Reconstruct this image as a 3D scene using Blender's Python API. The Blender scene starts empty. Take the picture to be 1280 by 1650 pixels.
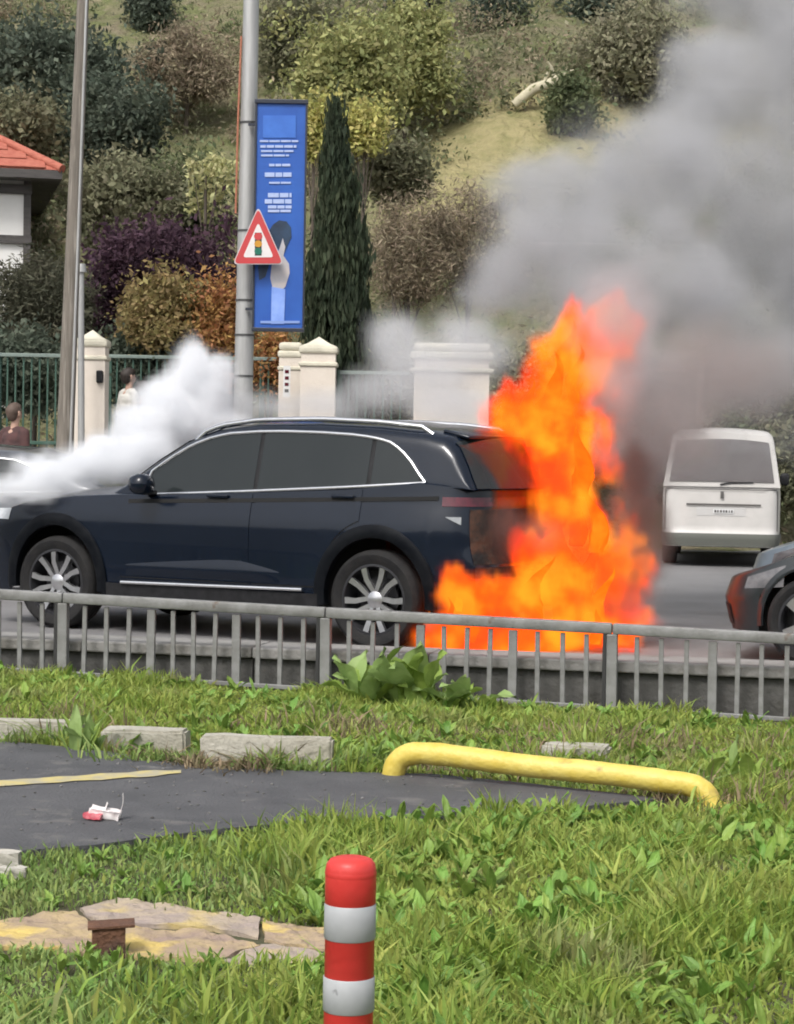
import bpy, bmesh, math, random
import numpy as np
from mathutils import Vector, Matrix, noise as mnoise

SC = bpy.context.scene
COL = SC.collection
PI = math.pi
rnd = random.Random(7)

# ------------------------------------------------------------------ camera
FPX, CAM_H = 3500.0, 1.476              # focal length in photo pixels, eye height over the road
PITCH = math.atan(107 / 3500.0)
ROLL = math.radians(1.0)
cam_data = bpy.data.cameras.new('camera')
cam_data.sensor_fit = 'VERTICAL'
cam_data.sensor_height = 36.0
cam_data.lens = 36.0 * FPX / 1650.0
cam_data.clip_start = 0.1
cam_data.clip_end = 3000.0
cam = bpy.data.objects.new('camera', cam_data)
COL.objects.link(cam)
cam.matrix_world = (Matrix.Translation((0, 0, CAM_H)) @ Matrix.Rotation(PI / 2 - PITCH, 4, 'X')
                    @ Matrix.Rotation(ROLL, 4, 'Z'))
SC.camera = cam

# ------------------------------------------------------------------ light (overcast)
SUN_EL, SUN_AZ = 52.0, 205.0             # degrees; azimuth clockwise from +Y
wd = bpy.data.worlds.new('World')
SC.world = wd
wd.use_nodes = True
wn, wl = wd.node_tree.nodes, wd.node_tree.links
wn.clear()
sky = wn.new('ShaderNodeTexSky')
sky.sky_type = 'NISHITA'
sky.sun_disc = False
sky.sun_elevation = math.radians(SUN_EL)
sky.sun_rotation = math.radians(SUN_AZ)
sky.air_density = 1.0
sky.dust_density = 4.0
hsv = wn.new('ShaderNodeHueSaturation')
hsv.inputs['Saturation'].default_value = 0.28
bg = wn.new('ShaderNodeBackground')
bg.inputs['Strength'].default_value = 0.15
wo = wn.new('ShaderNodeOutputWorld')
wl.new(sky.outputs[0], hsv.inputs['Color'])
wl.new(hsv.outputs[0], bg.inputs['Color'])
wl.new(bg.outputs[0], wo.inputs['Surface'])
sun_data = bpy.data.lights.new('sun', 'SUN')
sun_data.energy = 1.4
sun_data.angle = math.radians(14)
sun_data.color = (1.0, 0.965, 0.92)
sun = bpy.data.objects.new('sun', sun_data)
COL.objects.link(sun)
_az, _el = math.radians(SUN_AZ), math.radians(SUN_EL)
sun_dir = Vector((math.sin(_az) * math.cos(_el), math.cos(_az) * math.cos(_el), math.sin(_el)))
sun.rotation_euler = sun_dir.to_track_quat('Z', 'Y').to_euler()

SC.view_settings.view_transform = 'Standard'
SC.view_settings.look = 'None'
SC.view_settings.gamma = 1.0
SC.view_settings.use_curve_mapping = False
SC.view_settings.exposure = 0.55
SC.render.engine = 'CYCLES'
cy = SC.cycles
cy.use_denoising = True
cy.use_adaptive_sampling = True
cy.adaptive_threshold = 0.03
cy.max_bounces = 9
cy.diffuse_bounces = 3
cy.glossy_bounces = 3
cy.transmission_bounces = 3
cy.transparent_max_bounces = 8
cy.volume_bounces = 7
cy.sample_clamp_indirect = 6.0
cy.filter_width = 1.9
cy.volume_step_rate = 2.0
cy.volume_max_steps = 128

# ------------------------------------------------------------------ pixel <-> world (photo pixels, only used to measure places)
def ray(px, py):
    x, y = (px - 640) / FPX, (825 - py) / FPX
    xl = x * math.cos(ROLL) - y * math.sin(ROLL)
    yl = x * math.sin(ROLL) + y * math.cos(ROLL)
    return Vector((xl, yl * math.sin(PITCH) + math.cos(PITCH), yl * math.cos(PITCH) - math.sin(PITCH)))
def at(px, py, Y):
    d = ray(px, py)
    return Vector((0, 0, CAM_H)) + d * (Y / d.y)
def gz(px, py, z):
    d = ray(px, py)
    return Vector((0, 0, CAM_H)) + d * ((z - CAM_H) / d.z)

# ------------------------------------------------------------------ materials
def mat(name, col, rough=0.6, metal=0.0, col2=None, scale=6.0, detail=4.0, bump=0.0, bscale=30.0,
        coat=0.0, spec=None, rvar=0.0, contrast=(0.35, 0.65), island=0.0, trans=0.0, object_space=True,
        stretch=None, col3=None, c3=(0.6, 0.75), s3=1.3):
    m = bpy.data.materials.new(name)
    m.use_nodes = True
    nt = m.node_tree
    n, l = nt.nodes, nt.links
    b = n['Principled BSDF']
    b.inputs['Base Color'].default_value = (*col, 1)
    b.inputs['Roughness'].default_value = rough
    b.inputs['Metallic'].default_value = metal
    if coat:
        b.inputs['Coat Weight'].default_value = coat
        b.inputs['Coat Roughness'].default_value = 0.06
    if spec is not None:
        b.inputs['Specular IOR Level'].default_value = spec
    tc = n.new('ShaderNodeTexCoord')
    src = tc.outputs['Object']
    if not object_space:
        g = n.new('ShaderNodeNewGeometry')
        src = g.outputs['Position']
    if stretch:
        mp = n.new('ShaderNodeMapping')
        mp.inputs['Scale'].default_value = stretch
        l.new(src, mp.inputs['Vector'])
        src = mp.outputs[0]
    cur = None
    if col2 is not None:
        t = n.new('ShaderNodeTexNoise')
        t.inputs['Scale'].default_value = scale
        t.inputs['Detail'].default_value = detail
        t.inputs['Roughness'].default_value = 0.62
        l.new(src, t.inputs['Vector'])
        mr = n.new('ShaderNodeMapRange')
        mr.inputs['From Min'].default_value, mr.inputs['From Max'].default_value = contrast
        l.new(t.outputs['Fac'], mr.inputs['Value'])
        mx = n.new('ShaderNodeMix')
        mx.data_type = 'RGBA'
        mx.inputs[6].default_value = (*col, 1)
        mx.inputs[7].default_value = (*col2, 1)
        l.new(mr.outputs[0], mx.inputs[0])
        cur = mx.outputs[2]
        if rvar:
            ma = n.new('ShaderNodeMath'); ma.operation = 'MULTIPLY_ADD'
            l.new(t.outputs['Fac'], ma.inputs[0])
            ma.inputs[1].default_value = rvar
            ma.inputs[2].default_value = rough - rvar * 0.5
            l.new(ma.outputs[0], b.inputs['Roughness'])
    if col3 is not None:
        t3 = n.new('ShaderNodeTexNoise')
        t3.inputs['Scale'].default_value = s3
        t3.inputs['Detail'].default_value = 6
        l.new(src, t3.inputs['Vector'])
        m3 = n.new('ShaderNodeMapRange')
        m3.inputs['From Min'].default_value, m3.inputs['From Max'].default_value = c3
        l.new(t3.outputs['Fac'], m3.inputs['Value'])
        x3 = n.new('ShaderNodeMix'); x3.data_type = 'RGBA'
        if cur is not None:
            l.new(cur, x3.inputs[6])
        else:
            x3.inputs[6].default_value = (*col, 1)
        x3.inputs[7].default_value = (*col3, 1)
        l.new(m3.outputs[0], x3.inputs[0])
        cur = x3.outputs[2]
    if island:
        g = n.new('ShaderNodeNewGeometry')
        mr2 = n.new('ShaderNodeMapRange')
        mr2.inputs['To Min'].default_value = 1 - island
        mr2.inputs['To Max'].default_value = 1 + island
        l.new(g.outputs['Random Per Island'], mr2.inputs['Value'])
        hs = n.new('ShaderNodeHueSaturation')
        if cur is not None:
            l.new(cur, hs.inputs['Color'])
        else:
            hs.inputs['Color'].default_value = (*col, 1)
        l.new(mr2.outputs[0], hs.inputs['Value'])
        mr4 = n.new('ShaderNodeMapRange')
        mr4.inputs['To Min'].default_value = 0.5 - island * 0.07
        mr4.inputs['To Max'].default_value = 0.5 + island * 0.05
        mm = n.new('ShaderNodeMath'); mm.operation = 'FRACT'
        mk = n.new('ShaderNodeMath'); mk.operation = 'MULTIPLY'
        mk.inputs[1].default_value = 17.31
        l.new(g.outputs['Random Per Island'], mk.inputs[0])
        l.new(mk.outputs[0], mm.inputs[0])
        l.new(mm.outputs[0], mr4.inputs['Value'])
        l.new(mr4.outputs[0], hs.inputs['Hue'])
        cur = hs.outputs[0]
    if cur is not None:
        l.new(cur, b.inputs['Base Color'])
    if bump:
        tb = n.new('ShaderNodeTexNoise')
        tb.inputs['Scale'].default_value = bscale
        tb.inputs['Detail'].default_value = 5
        l.new(src, tb.inputs['Vector'])
        bp = n.new('ShaderNodeBump')
        bp.inputs['Strength'].default_value = bump
        bp.inputs['Distance'].default_value = 0.02
        l.new(tb.outputs['Fac'], bp.inputs['Height'])
        l.new(bp.outputs[0], b.inputs['Normal'])
    if trans:
        # thin leaves let some light through
        td = n.new('ShaderNodeBsdfTranslucent')
        if cur is not None:
            l.new(cur, td.inputs['Color'])
        else:
            td.inputs['Color'].default_value = (*col, 1)
        ms = n.new('ShaderNodeMixShader')
        ms.inputs[0].default_value = trans
        l.new(b.outputs[0], ms.inputs[1])
        l.new(td.outputs[0], ms.inputs[2])
        l.new(ms.outputs[0], n['Material Output'].inputs['Surface'])
    return m

# ------------------------------------------------------------------ mesh builder
class MB:
    def __init__(s):
        s.v, s.f = [], []
    def add(s, vs, fs):
        o = len(s.v)
        s.v += [tuple(p) for p in vs]
        s.f += [tuple(i + o for i in q) for q in fs]
        return s
    def box(s, c, size, rot=None, bevel=0.0):
        bm = bmesh.new()
        bmesh.ops.create_cube(bm, size=1.0)
        for v in bm.verts:
            v.co = Vector((v.co.x * size[0], v.co.y * size[1], v.co.z * size[2]))
        if bevel:
            bmesh.ops.bevel(bm, geom=list(bm.edges), offset=bevel, segments=2, affect='EDGES', profile=0.5)
        M = Matrix.Translation(c)
        if rot is not None:
            M = M @ (rot.to_4x4() if hasattr(rot, 'to_4x4') else rot)
        bm.verts.index_update()
        s.add([M @ v.co for v in bm.verts], [[v.index for v in f.verts] for f in bm.faces])
        bm.free()
        return s
    def tube(s, pts, r, seg=8, caps=True, flat=None):
        pts = [Vector(p) for p in pts]
        rs = r if isinstance(r, (list, tuple)) else [r] * len(pts)
        base, prev = len(s.v), None
        for i, p in enumerate(pts):
            t = (pts[min(i + 1, len(pts) - 1)] - pts[max(i - 1, 0)]).normalized()
            if prev is None:
                a = t.cross(Vector((0, 0, 1)))
                if a.length < 0.05:
                    a = t.cross(Vector((0, 1, 0)))
                a.normalize()
            else:
                a = (prev - t * prev.dot(t)).normalized()
            prev = a
            b = t.cross(a)
            for k in range(seg):
                ang = 2 * PI * k / seg
                s.v.append(tuple(p + a * (math.cos(ang) * rs[i]) + b * (math.sin(ang) * rs[i] * (flat or 1))))
        for i in range(len(pts) - 1):
            for k in range(seg):
                k2 = (k + 1) % seg
                s.f.append((base + i * seg + k, base + i * seg + k2, base + (i + 1) * seg + k2, base + (i + 1) * seg + k))
        if caps:
            s.f.append(tuple(base + k for k in reversed(range(seg))))
            s.f.append(tuple(base + (len(pts) - 1) * seg + k for k in range(seg)))
        return s
    def lathe(s, prof, seg=32, M=None, closed=False):
        # prof: (radius, height) around local Z
        M = M or Matrix.Identity(4)
        base, m = len(s.v), len(prof)
        for k in range(seg):
            a = 2 * PI * k / seg
            for r, h in prof:
                s.v.append(tuple(M @ Vector((r * math.cos(a), r * math.sin(a), h))))
        for k in range(seg):
            k2 = (k + 1) % seg
            for j in range(m if closed else m - 1):
                j2 = (j + 1) % m
                s.f.append((base + k * m + j, base + k2 * m + j, base + k2 * m + j2, base + k * m + j2))
        return s
    def prism(s, poly, z0, z1, M=None):
        # poly: (x, y) ccw; extruded from z0 to z1
        M = M or Matrix.Identity(4)
        n = len(poly)
        vs = [M @ Vector((x, y, z0)) for x, y in poly] + [M @ Vector((x, y, z1)) for x, y in poly]
        fs = [tuple(reversed(range(n))), tuple(range(n, 2 * n))]
        fs += [(i, (i + 1) % n, n + (i + 1) % n, n + i) for i in range(n)]
        return s.add(vs, fs)
    def grid(s, rows, close=False):
        o, nr, nc = len(s.v), len(rows), len(rows[0])
        for r in rows:
            s.v += [tuple(p) for p in r]
        for i in range(nr - 1):
            for j in range(nc - 1 if not close else nc):
                j2 = (j + 1) % nc
                s.f.append((o + i * nc + j, o + i * nc + j2, o + (i + 1) * nc + j2, o + (i + 1) * nc + j))
        return s
    def mesh(s, name, smooth=None, fix=True):
        me = bpy.data.meshes.new(name)
        me.from_pydata(s.v, [], s.f)
        if fix:
            bm = bmesh.new(); bm.from_mesh(me)
            bmesh.ops.remove_doubles(bm, verts=bm.verts, dist=1e-5)
            bmesh.ops.recalc_face_normals(bm, faces=bm.faces)
            if smooth:
                for f in bm.faces: f.smooth = True
                for e in bm.edges:
                    if len(e.link_faces) == 2 and e.calc_face_angle(0) > math.radians(smooth):
                        e.smooth = False
            bm.to_mesh(me); bm.free()
        me.update()
        return me
    def build(s, name, m, parent=None, smooth=None, fix=True):
        return link(name, s.mesh(name, smooth, fix), m, parent)

def link(name, me, m, parent=None):
    o = bpy.data.objects.new(name, me)
    COL.objects.link(o)
    if m is not None:
        if len(me.materials) == 0:
            me.materials.append(m)
    if parent is not None:
        o.parent = parent
    return o
def tag(o, label=None, cat=None, group=None, kind=None):
    if label: o['label'] = label
    if cat: o['category'] = cat
    if group: o['group'] = group
    if kind: o['kind'] = kind
    return o
def empty(name, loc=(0, 0, 0), rz=0.0, label=None, cat=None, group=None, kind=None):
    o = bpy.data.objects.new(name, None)
    o.empty_display_size = 0.1
    COL.objects.link(o)
    o.location = loc
    o.rotation_euler = (0, 0, rz)
    return tag(o, label, cat, group, kind)
def interp(x, pts):
    xs = [p[0] for p in pts]; ys = [p[1] for p in pts]
    if xs[0] > xs[-1]:
        xs, ys = xs[::-1], ys[::-1]
    return float(np.interp(x, xs, ys))
def sstep(a, b, x):
    t = max(0.0, min(1.0, (x - a) / (b - a)))
    return t * t * (3 - 2 * t)
def fast_mesh(name, V, Fq, smooth=False):
    # V (n,3), Fq (m,k) numpy arrays
    me = bpy.data.meshes.new(name)
    V = np.asarray(V, dtype=np.float32); Fq = np.asarray(Fq, dtype=np.int32)
    k = Fq.shape[1]
    me.vertices.add(len(V)); me.vertices.foreach_set('co', V.ravel())
    me.loops.add(Fq.size); me.loops.foreach_set('vertex_index', Fq.ravel())
    me.polygons.add(len(Fq))
    me.polygons.foreach_set('loop_start', np.arange(0, Fq.size, k, dtype=np.int32))
    me.polygons.foreach_set('loop_total', np.full(len(Fq), k, dtype=np.int32))
    if smooth:
        me.polygons.foreach_set('use_smooth', np.ones(len(Fq), dtype=bool))
    me.update(calc_edges=True)
    me.validate()
    return me
# ================================================================== THE SETTING
# the road runs obliquely across the view: a = along it (to the right), b = across it (away from the camera)
L0 = Vector((-2.71, 14.83, 0.0))
DV = Vector((2.51 + 2.71, 13.7 - 14.83, 0)).normalized()
NV = Vector((-DV.y, DV.x, 0))
ROAD_RZ = math.atan2(DV.y, DV.x)
def rd(a, b, z=0.0):
    p = L0 + DV * a + NV * b
    return Vector((p.x, p.y, z))
def ab(p):
    q = Vector((p[0], p[1], 0)) - L0
    return q.dot(DV), q.dot(NV)
def vz(x, y):                                             # the verge falls gently to the right
    x = max(-7.0, min(7.0, x))
    return -0.15 - 0.021 * x
def gv(px, py, dz=0.0):
    z = -0.15
    for _ in range(8):
        p = gz(px, py, z)
        z = vz(p.x, p.y) + dz
    return gz(px, py, z)

M_asphalt = mat('asphalt_road', (0.155, 0.15, 0.15), 0.62, col2=(0.20, 0.195, 0.195), scale=1.3, bump=0.25, bscale=90, rvar=0.2, object_space=False)
M_path = mat('asphalt_path', (0.060, 0.061, 0.065), 0.75, col2=(0.090, 0.090, 0.094), scale=3.0, bump=0.5, bscale=60, rvar=0.2,
             col3=(0.13, 0.125, 0.12), c3=(0.58, 0.72), s3=5.0, object_space=False)
M_soil = mat('verge_soil', (0.05, 0.058, 0.02), 0.95, col2=(0.085, 0.07, 0.04), scale=3.5, bump=0.8, bscale=25, object_space=False)
M_ground = mat('ground_scrub', (0.05, 0.055, 0.028), 0.95, col2=(0.10, 0.085, 0.055), scale=0.25, bump=0.5, bscale=2, object_space=False)
M_conc = mat('concrete_pale', (0.42, 0.41, 0.385), 0.85, col2=(0.30, 0.295, 0.275), scale=3.0, bump=0.4, bscale=40, col3=(0.2, 0.19, 0.16), c3=(0.56, 0.75), s3=2.2)
M_coping = mat('coping_concrete', (0.27, 0.262, 0.25), 0.85, col2=(0.20, 0.195, 0.182), scale=3.0, bump=0.4, bscale=40, col3=(0.14, 0.13, 0.11), c3=(0.56, 0.75), s3=2.2)
M_dirty = mat('kerb_dirty', (0.42, 0.40, 0.34), 0.9, col2=(0.31, 0.29, 0.235), scale=5.0, bump=0.7, bscale=30, col3=(0.14, 0.14, 0.08), c3=(0.58, 0.72), s3=3.5)
M_wallgrey = mat('concrete_dark', (0.070, 0.069, 0.064), 0.9, col2=(0.105, 0.102, 0.096), scale=2.2, bump=0.5, bscale=30, col3=(0.06, 0.058, 0.05), c3=(0.55, 0.72), s3=3.0)
M_pave = mat('pavement_grey', (0.22, 0.21, 0.20), 0.85, col2=(0.30, 0.29, 0.275), scale=2.0, bump=0.3, bscale=30, object_space=False)

def axis_steps(vals):
    out = []
    for a, b, n in vals:
        out += list(np.linspace(a, b, n, endpoint=False))
    return out + [vals[-1][1]]
gx = axis_steps([(-1500, -200, 6), (-200, -60, 7), (-60, 60, 40), (60, 200, 7), (200, 1500, 6)])
gy = axis_steps([(-1500, -120, 6), (-120, -8, 36), (-8, 60, 14), (60, 300, 10), (300, 1500, 6)])
rows = []
for y in gy:
    r = []
    for x in gx:
        z = -0.42
        if y < -10:                                       # a wooded bank behind the viewer
            z += sstep(-10, -34, y) * 11.0 * (1 + 0.35 * mnoise.noise((x * .06, y * .06, 3)))
        if y > 75:
            z += 20.0
        r.append((x, y, z))
    rows.append(r)
tag(MB().grid(rows).build('ground', M_ground, smooth=60), kind='structure')

# the grass verge the viewer stands on
rows = []
for y in np.linspace(-9, 15.5, 100):
    r = []
    for x in np.linspace(-16, 16, 129):
        p = Vector((x, y, 0))
        a, b = ab(p)
        if b > -0.02:
            p = p - NV * (b + 0.02)
        z = vz(p.x, p.y) + 0.025 * mnoise.noise((x * 1.2, y * 1.2, 0.3))
        r.append((p.x, p.y, z - 0.02))
    rows.append(r)
tag(MB().grid(rows).build('verge', M_soil, smooth=60), kind='structure')

# asphalt path across the verge
PATH_PX = [(-500, 1188), (-200, 1192), (0, 1198), (150, 1212), (330, 1240), (540, 1248), (700, 1252), (860, 1268), (1070, 1292), (900, 1309),
           (700, 1319), (500, 1328), (330, 1344), (150, 1368), (0, 1380), (-200, 1393), (-500, 1420)]
PATH = [gv(*p) for p in PATH_PX]
PATH_XY = np.array([(p.x, p.y) for p in PATH])
def in_poly(P, poly):
    x, y = P[:, 0], P[:, 1]
    ins = np.zeros(len(P), bool)
    j = len(poly) - 1
    for i in range(len(poly)):
        xi, yi = poly[i]; xj, yj = poly[j]
        c = ((yi > y) != (yj > y)) & (x < (xj - xi) * (y - yi) / (yj - yi + 1e-12) + xi)
        ins ^= c
        j = i
    return ins
bm = bmesh.new()
vs = [bm.verts.new((p.x, p.y, vz(p.x, p.y) + 0.016)) for p in PATH]
bm.faces.new(vs)
ex = bmesh.ops.extrude_face_region(bm, geom=list(bm.faces))
for v in [q for q in ex['geom'] if isinstance(q, bmesh.types.BMVert)]:
    v.co.z -= .09
bmesh.ops.recalc_face_normals(bm, faces=bm.faces)
bmesh.ops.triangulate(bm, faces=bm.faces)
me = bpy.data.meshes.new('path'); bm.to_mesh(me); bm.free()
tag(link('path', me, M_path), kind='structure')

# worn yellow line on the path
M_yline = mat('worn_yellow_paint', (0.50, 0.42, 0.17), 0.7, col2=(0.36, 0.33, 0.24), scale=9, contrast=(0.4, 0.62), bump=0.2)
m = MB()
up, lo = [], []
for t in np.linspace(0, 1, 30):
    x = -330 + t * 622
    yc = 1272 - max(0, x + 40) / 330 * 22
    w = (4.6 + 1.6 * mnoise.noise((t * 17, 2, 1))) * (1 - .5 * sstep(.93, 1, t))
    p, q = gv(x, yc - w), gv(x, yc + w)
    up.append((p.x, p.y, vz(p.x, p.y) + 0.021)); lo.append((q.x, q.y, vz(q.x, q.y) + 0.021))
tag(m.grid([up, lo]).build('painted_line', M_yline), kind='structure')

# road and far pavement
A0, A1 = -60, 60
tag(MB().grid([[rd(a, b, 0.0) for a in np.linspace(A0, A1, 25)] for b in np.linspace(0.40, 26, 14)]).build('road', M_asphalt), kind='structure')
pv = empty('pavement', kind='structure')
PB0, PB1, PA1 = 10.8, 19.0, 2.0
m = MB()
m.prism([tuple(rd(-50, PB0 + 0.16).xy), tuple(rd(PA1, PB0 + 0.16).xy), tuple(rd(PA1, PB1).xy), tuple(rd(-50, PB1).xy)], -0.2, 0.128)
m.build('paving', M_pave, pv)
R_ROAD = Matrix.Rotation(ROAD_RZ, 3, 'Z')
ks = MB().box((0, 0, 0), (0.985, 0.15, 0.33), bevel=0.012).mesh('kerb_stone')
for i in range(30):
    o = link('kerb_stone', ks, M_conc, pv)
    o.location = rd(PA1 - 0.5 - i, PB0 + 0.08, -0.03)
    o.rotation_euler = (0, 0, ROAD_RZ)

# low retaining wall with pale coping along the near edge of the road
lw = empty('low_wall', rd(0, 0.2, -0.4), 0, 'low dark grey concrete wall with pale coping along the road behind the railing', 'wall')
wb_ = MB().box((0, 0, 0), (1.192, 0.38, 0.62), bevel=0.008).mesh('wall_block')
cp_ = MB().box((0, 0, 0), (1.194, 0.47, 0.075), bevel=0.012).mesh('coping_stone')
for i in range(-8, 14):
    for nm, me, mm, z in (('wall_block', wb_, M_wallgrey, -0.269), ('coping_stone', cp_, M_coping, 0.0805 + 0.004 * rnd.uniform(-1, 1))):
        o = link(nm, me, mm, None)
        o.parent = lw
        o.location = rd(i * 1.2, 0.225, z) - lw.location
        o.rotation_euler = (0, 0, ROAD_RZ)

# raised garden terrace behind the gate pillars
m = MB().prism([(-11, 30.62), (-.6, 30.62), (-.6, 34), (-11, 34)], -.2, .76)
tag(m.build('terrace', M_pave), kind='structure')

# hillside
def hill_z(x, y):
    t = y - 33.0 + 0.9 * math.sin(x * 0.22 + 1.0)
    z = 0.62 * max(0, t) * sstep(0, 3.0, t) + 0.1
    z += (mnoise.noise((x * .18, y * .18, 5)) * 0.9 + mnoise.noise((x * .5, y * .5, 9)) * 0.35) * sstep(1, 6, t)
    return z - 0.25 + 0.2 * sstep(-2, 1, t)
def hill_material():
    m = bpy.data.materials.new('hillside_earth')
    m.use_nodes = True
    n, l = m.node_tree.nodes, m.node_tree.links
    b = n['Principled BSDF']; b.inputs['Roughness'].default_value = 0.95
    b.inputs['Specular IOR Level'].default_value = 0.2
    g = n.new('ShaderNodeNewGeometry')
    def tex(scale, lo, hi, det=5, st=None):
        t = n.new('ShaderNodeTexNoise'); t.inputs['Scale'].default_value = scale; t.inputs['Detail'].default_value = det
        l.new(g.outputs['Position'], t.inputs['Vector'])
        r = n.new('ShaderNodeMapRange'); r.inputs['From Min'].default_value = lo; r.inputs['From Max'].default_value = hi
        l.new(t.outputs['Fac'], r.inputs['Value'])
        return r.outputs[0]
    def mix(f, a, bb):
        x = n.new('ShaderNodeMix'); x.data_type = 'RGBA'
        for s, v in ((6, a), (7, bb)):
            if isinstance(v, tuple): x.inputs[s].default_value = (*v, 1)
            else: l.new(v, x.inputs[s])
        l.new(f, x.inputs[0])
        return x.outputs[2]
    c = mix(tex(0.7, .4, .6), (0.185, 0.160, 0.105), (0.15, 0.148, 0.078))
    c = mix(tex(1.7, .43, .62), c, (0.125, 0.138, 0.058))
    c = mix(tex(3.5, .55, .75), c, (0.23, 0.20, 0.125))
    # a tongue of dry yellow grass lies across the slope (its own colour)
    sx = n.new('ShaderNodeSeparateXYZ'); l.new(g.outputs['Position'], sx.inputs[0])
    dz = n.new('ShaderNodeMath'); dz.operation = 'MULTIPLY_ADD'     # height of the patch rises to the right
    l.new(sx.outputs[0], dz.inputs[0]); dz.inputs[1].default_value = -0.30; dz.inputs[2].default_value = -6.6
    ad = n.new('ShaderNodeMath'); ad.operation = 'ADD'; l.new(sx.outputs[2], ad.inputs[0]); l.new(dz.outputs[0], ad.inputs[1])
    ab_ = n.new('ShaderNodeMath'); ab_.operation = 'ABSOLUTE'; l.new(ad.outputs[0], ab_.inputs[0])
    wv = n.new('ShaderNodeTexNoise'); wv.inputs['Scale'].default_value = 0.8; l.new(g.outputs['Position'], wv.inputs['Vector'])
    su = n.new('ShaderNodeMath'); su.operation = 'MULTIPLY_ADD'; l.new(wv.outputs['Fac'], su.inputs[0]); su.inputs[1].default_value = 2.0
    l.new(ab_.outputs[0], su.inputs[2])
    r1 = n.new('ShaderNodeMapRange'); r1.inputs['From Min'].default_value = 2.9; r1.inputs['From Max'].default_value = 2.2
    l.new(su.outputs[0], r1.inputs['Value'])
    r2 = n.new('ShaderNodeMapRange'); r2.inputs['From Min'].default_value = -0.8; r2.inputs['From Max'].default_value = 0.4
    l.new(sx.outputs[0], r2.inputs['Value'])
    mu = n.new('ShaderNodeMath'); mu.operation = 'MULTIPLY'; l.new(r1.outputs[0], mu.inputs[0]); l.new(r2.outputs[0], mu.inputs[1])
    dry = mix(tex(2.6, .4, .65), (0.32, 0.28, 0.145), (0.23, 0.215, 0.10))
    c = mix(mu.outputs[0], c, dry)
    l.new(c, b.inputs['Base Color'])
    tb = n.new('ShaderNodeTexNoise'); tb.inputs['Scale'].default_value = 5; tb.inputs['Detail'].default_value = 6
    l.new(g.outputs['Position'], tb.inputs['Vector'])
    bp = n.new('ShaderNodeBump'); bp.inputs['Strength'].default_value = 0.9; bp.inputs['Distance'].default_value = 0.25
    l.new(tb.outputs['Fac'], bp.inputs['Height']); l.new(bp.outputs[0], b.inputs['Normal'])
    return m
M_hill = hill_material()
rows = [[(x, y, hill_z(x, y) + 0.10 * mnoise.noise((x * 1.7, y * 1.7, 2))) for x in np.linspace(-45, 45, 181)] for y in np.linspace(31.5, 80, 98)]
tag(MB().grid(rows).build('hillside', M_hill, smooth=80), kind='structure')
def hill_at(px, py):
    d = ray(px, py)
    o = Vector((0, 0, CAM_H))
    t = 31.0
    while t < 90:
        p = o + d * t
        if p.z < hill_z(p.x, p.y):
            return p
        t += 0.15
    return o + d * 60
# ================================================================== VEHICLES
M_tyre = mat('tyre_rubber', (0.014, 0.014, 0.015), 0.8, spec=0.2, col2=(0.024, 0.023, 0.022), scale=9, bump=0.2, bscale=60)
M_alloy = mat('alloy_polished', (0.62, 0.62, 0.63), 0.28, 0.9, col2=(0.5, 0.5, 0.51), scale=12)
M_rimdark = mat('alloy_black', (0.03, 0.03, 0.033), 0.35, 0.3)
M_chrome = mat('chrome_trim', (0.78, 0.78, 0.79), 0.16, 0.95, col2=(0.7, 0.7, 0.71), scale=20)
M_blackpl = mat('black_plastic', (0.012, 0.012, 0.013), 0.55, spec=0.2, col2=(0.022, 0.022, 0.024), scale=14)
M_glass = mat('tinted_glass', (0.018, 0.022, 0.023), 0.05, spec=0.32, col2=(0.020, 0.024, 0.025), scale=2)
M_under = mat('underbody_black', (0.008, 0.008, 0.008), 0.9)
M_redlens = mat('red_lens', (0.065, 0.006, 0.014), 0.15, coat=0.3, col2=(0.11, 0.009, 0.02), scale=20)
M_clear = mat('headlamp_lens', (0.62, 0.64, 0.66), 0.12, coat=0.5, col2=(0.4, 0.42, 0.45), scale=12)
M_dimlens = mat('reflector_lens', (0.22, 0.235, 0.245), 0.2, coat=0.4, col2=(0.30, 0.31, 0.32), scale=14)
M_scorch = mat('scorched_panel', (0.020, 0.013, 0.010), 0.85, col2=(0.075, 0.033, 0.018), scale=7, contrast=(0.45, 0.6), bump=0.8, bscale=22, col3=(0.006, 0.006, 0.006), c3=(0.5, 0.6), s3=4)
M_plate = mat('plate_white', (0.7, 0.7, 0.68), 0.5, col2=(0.6, 0.6, 0.6), scale=5)

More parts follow.
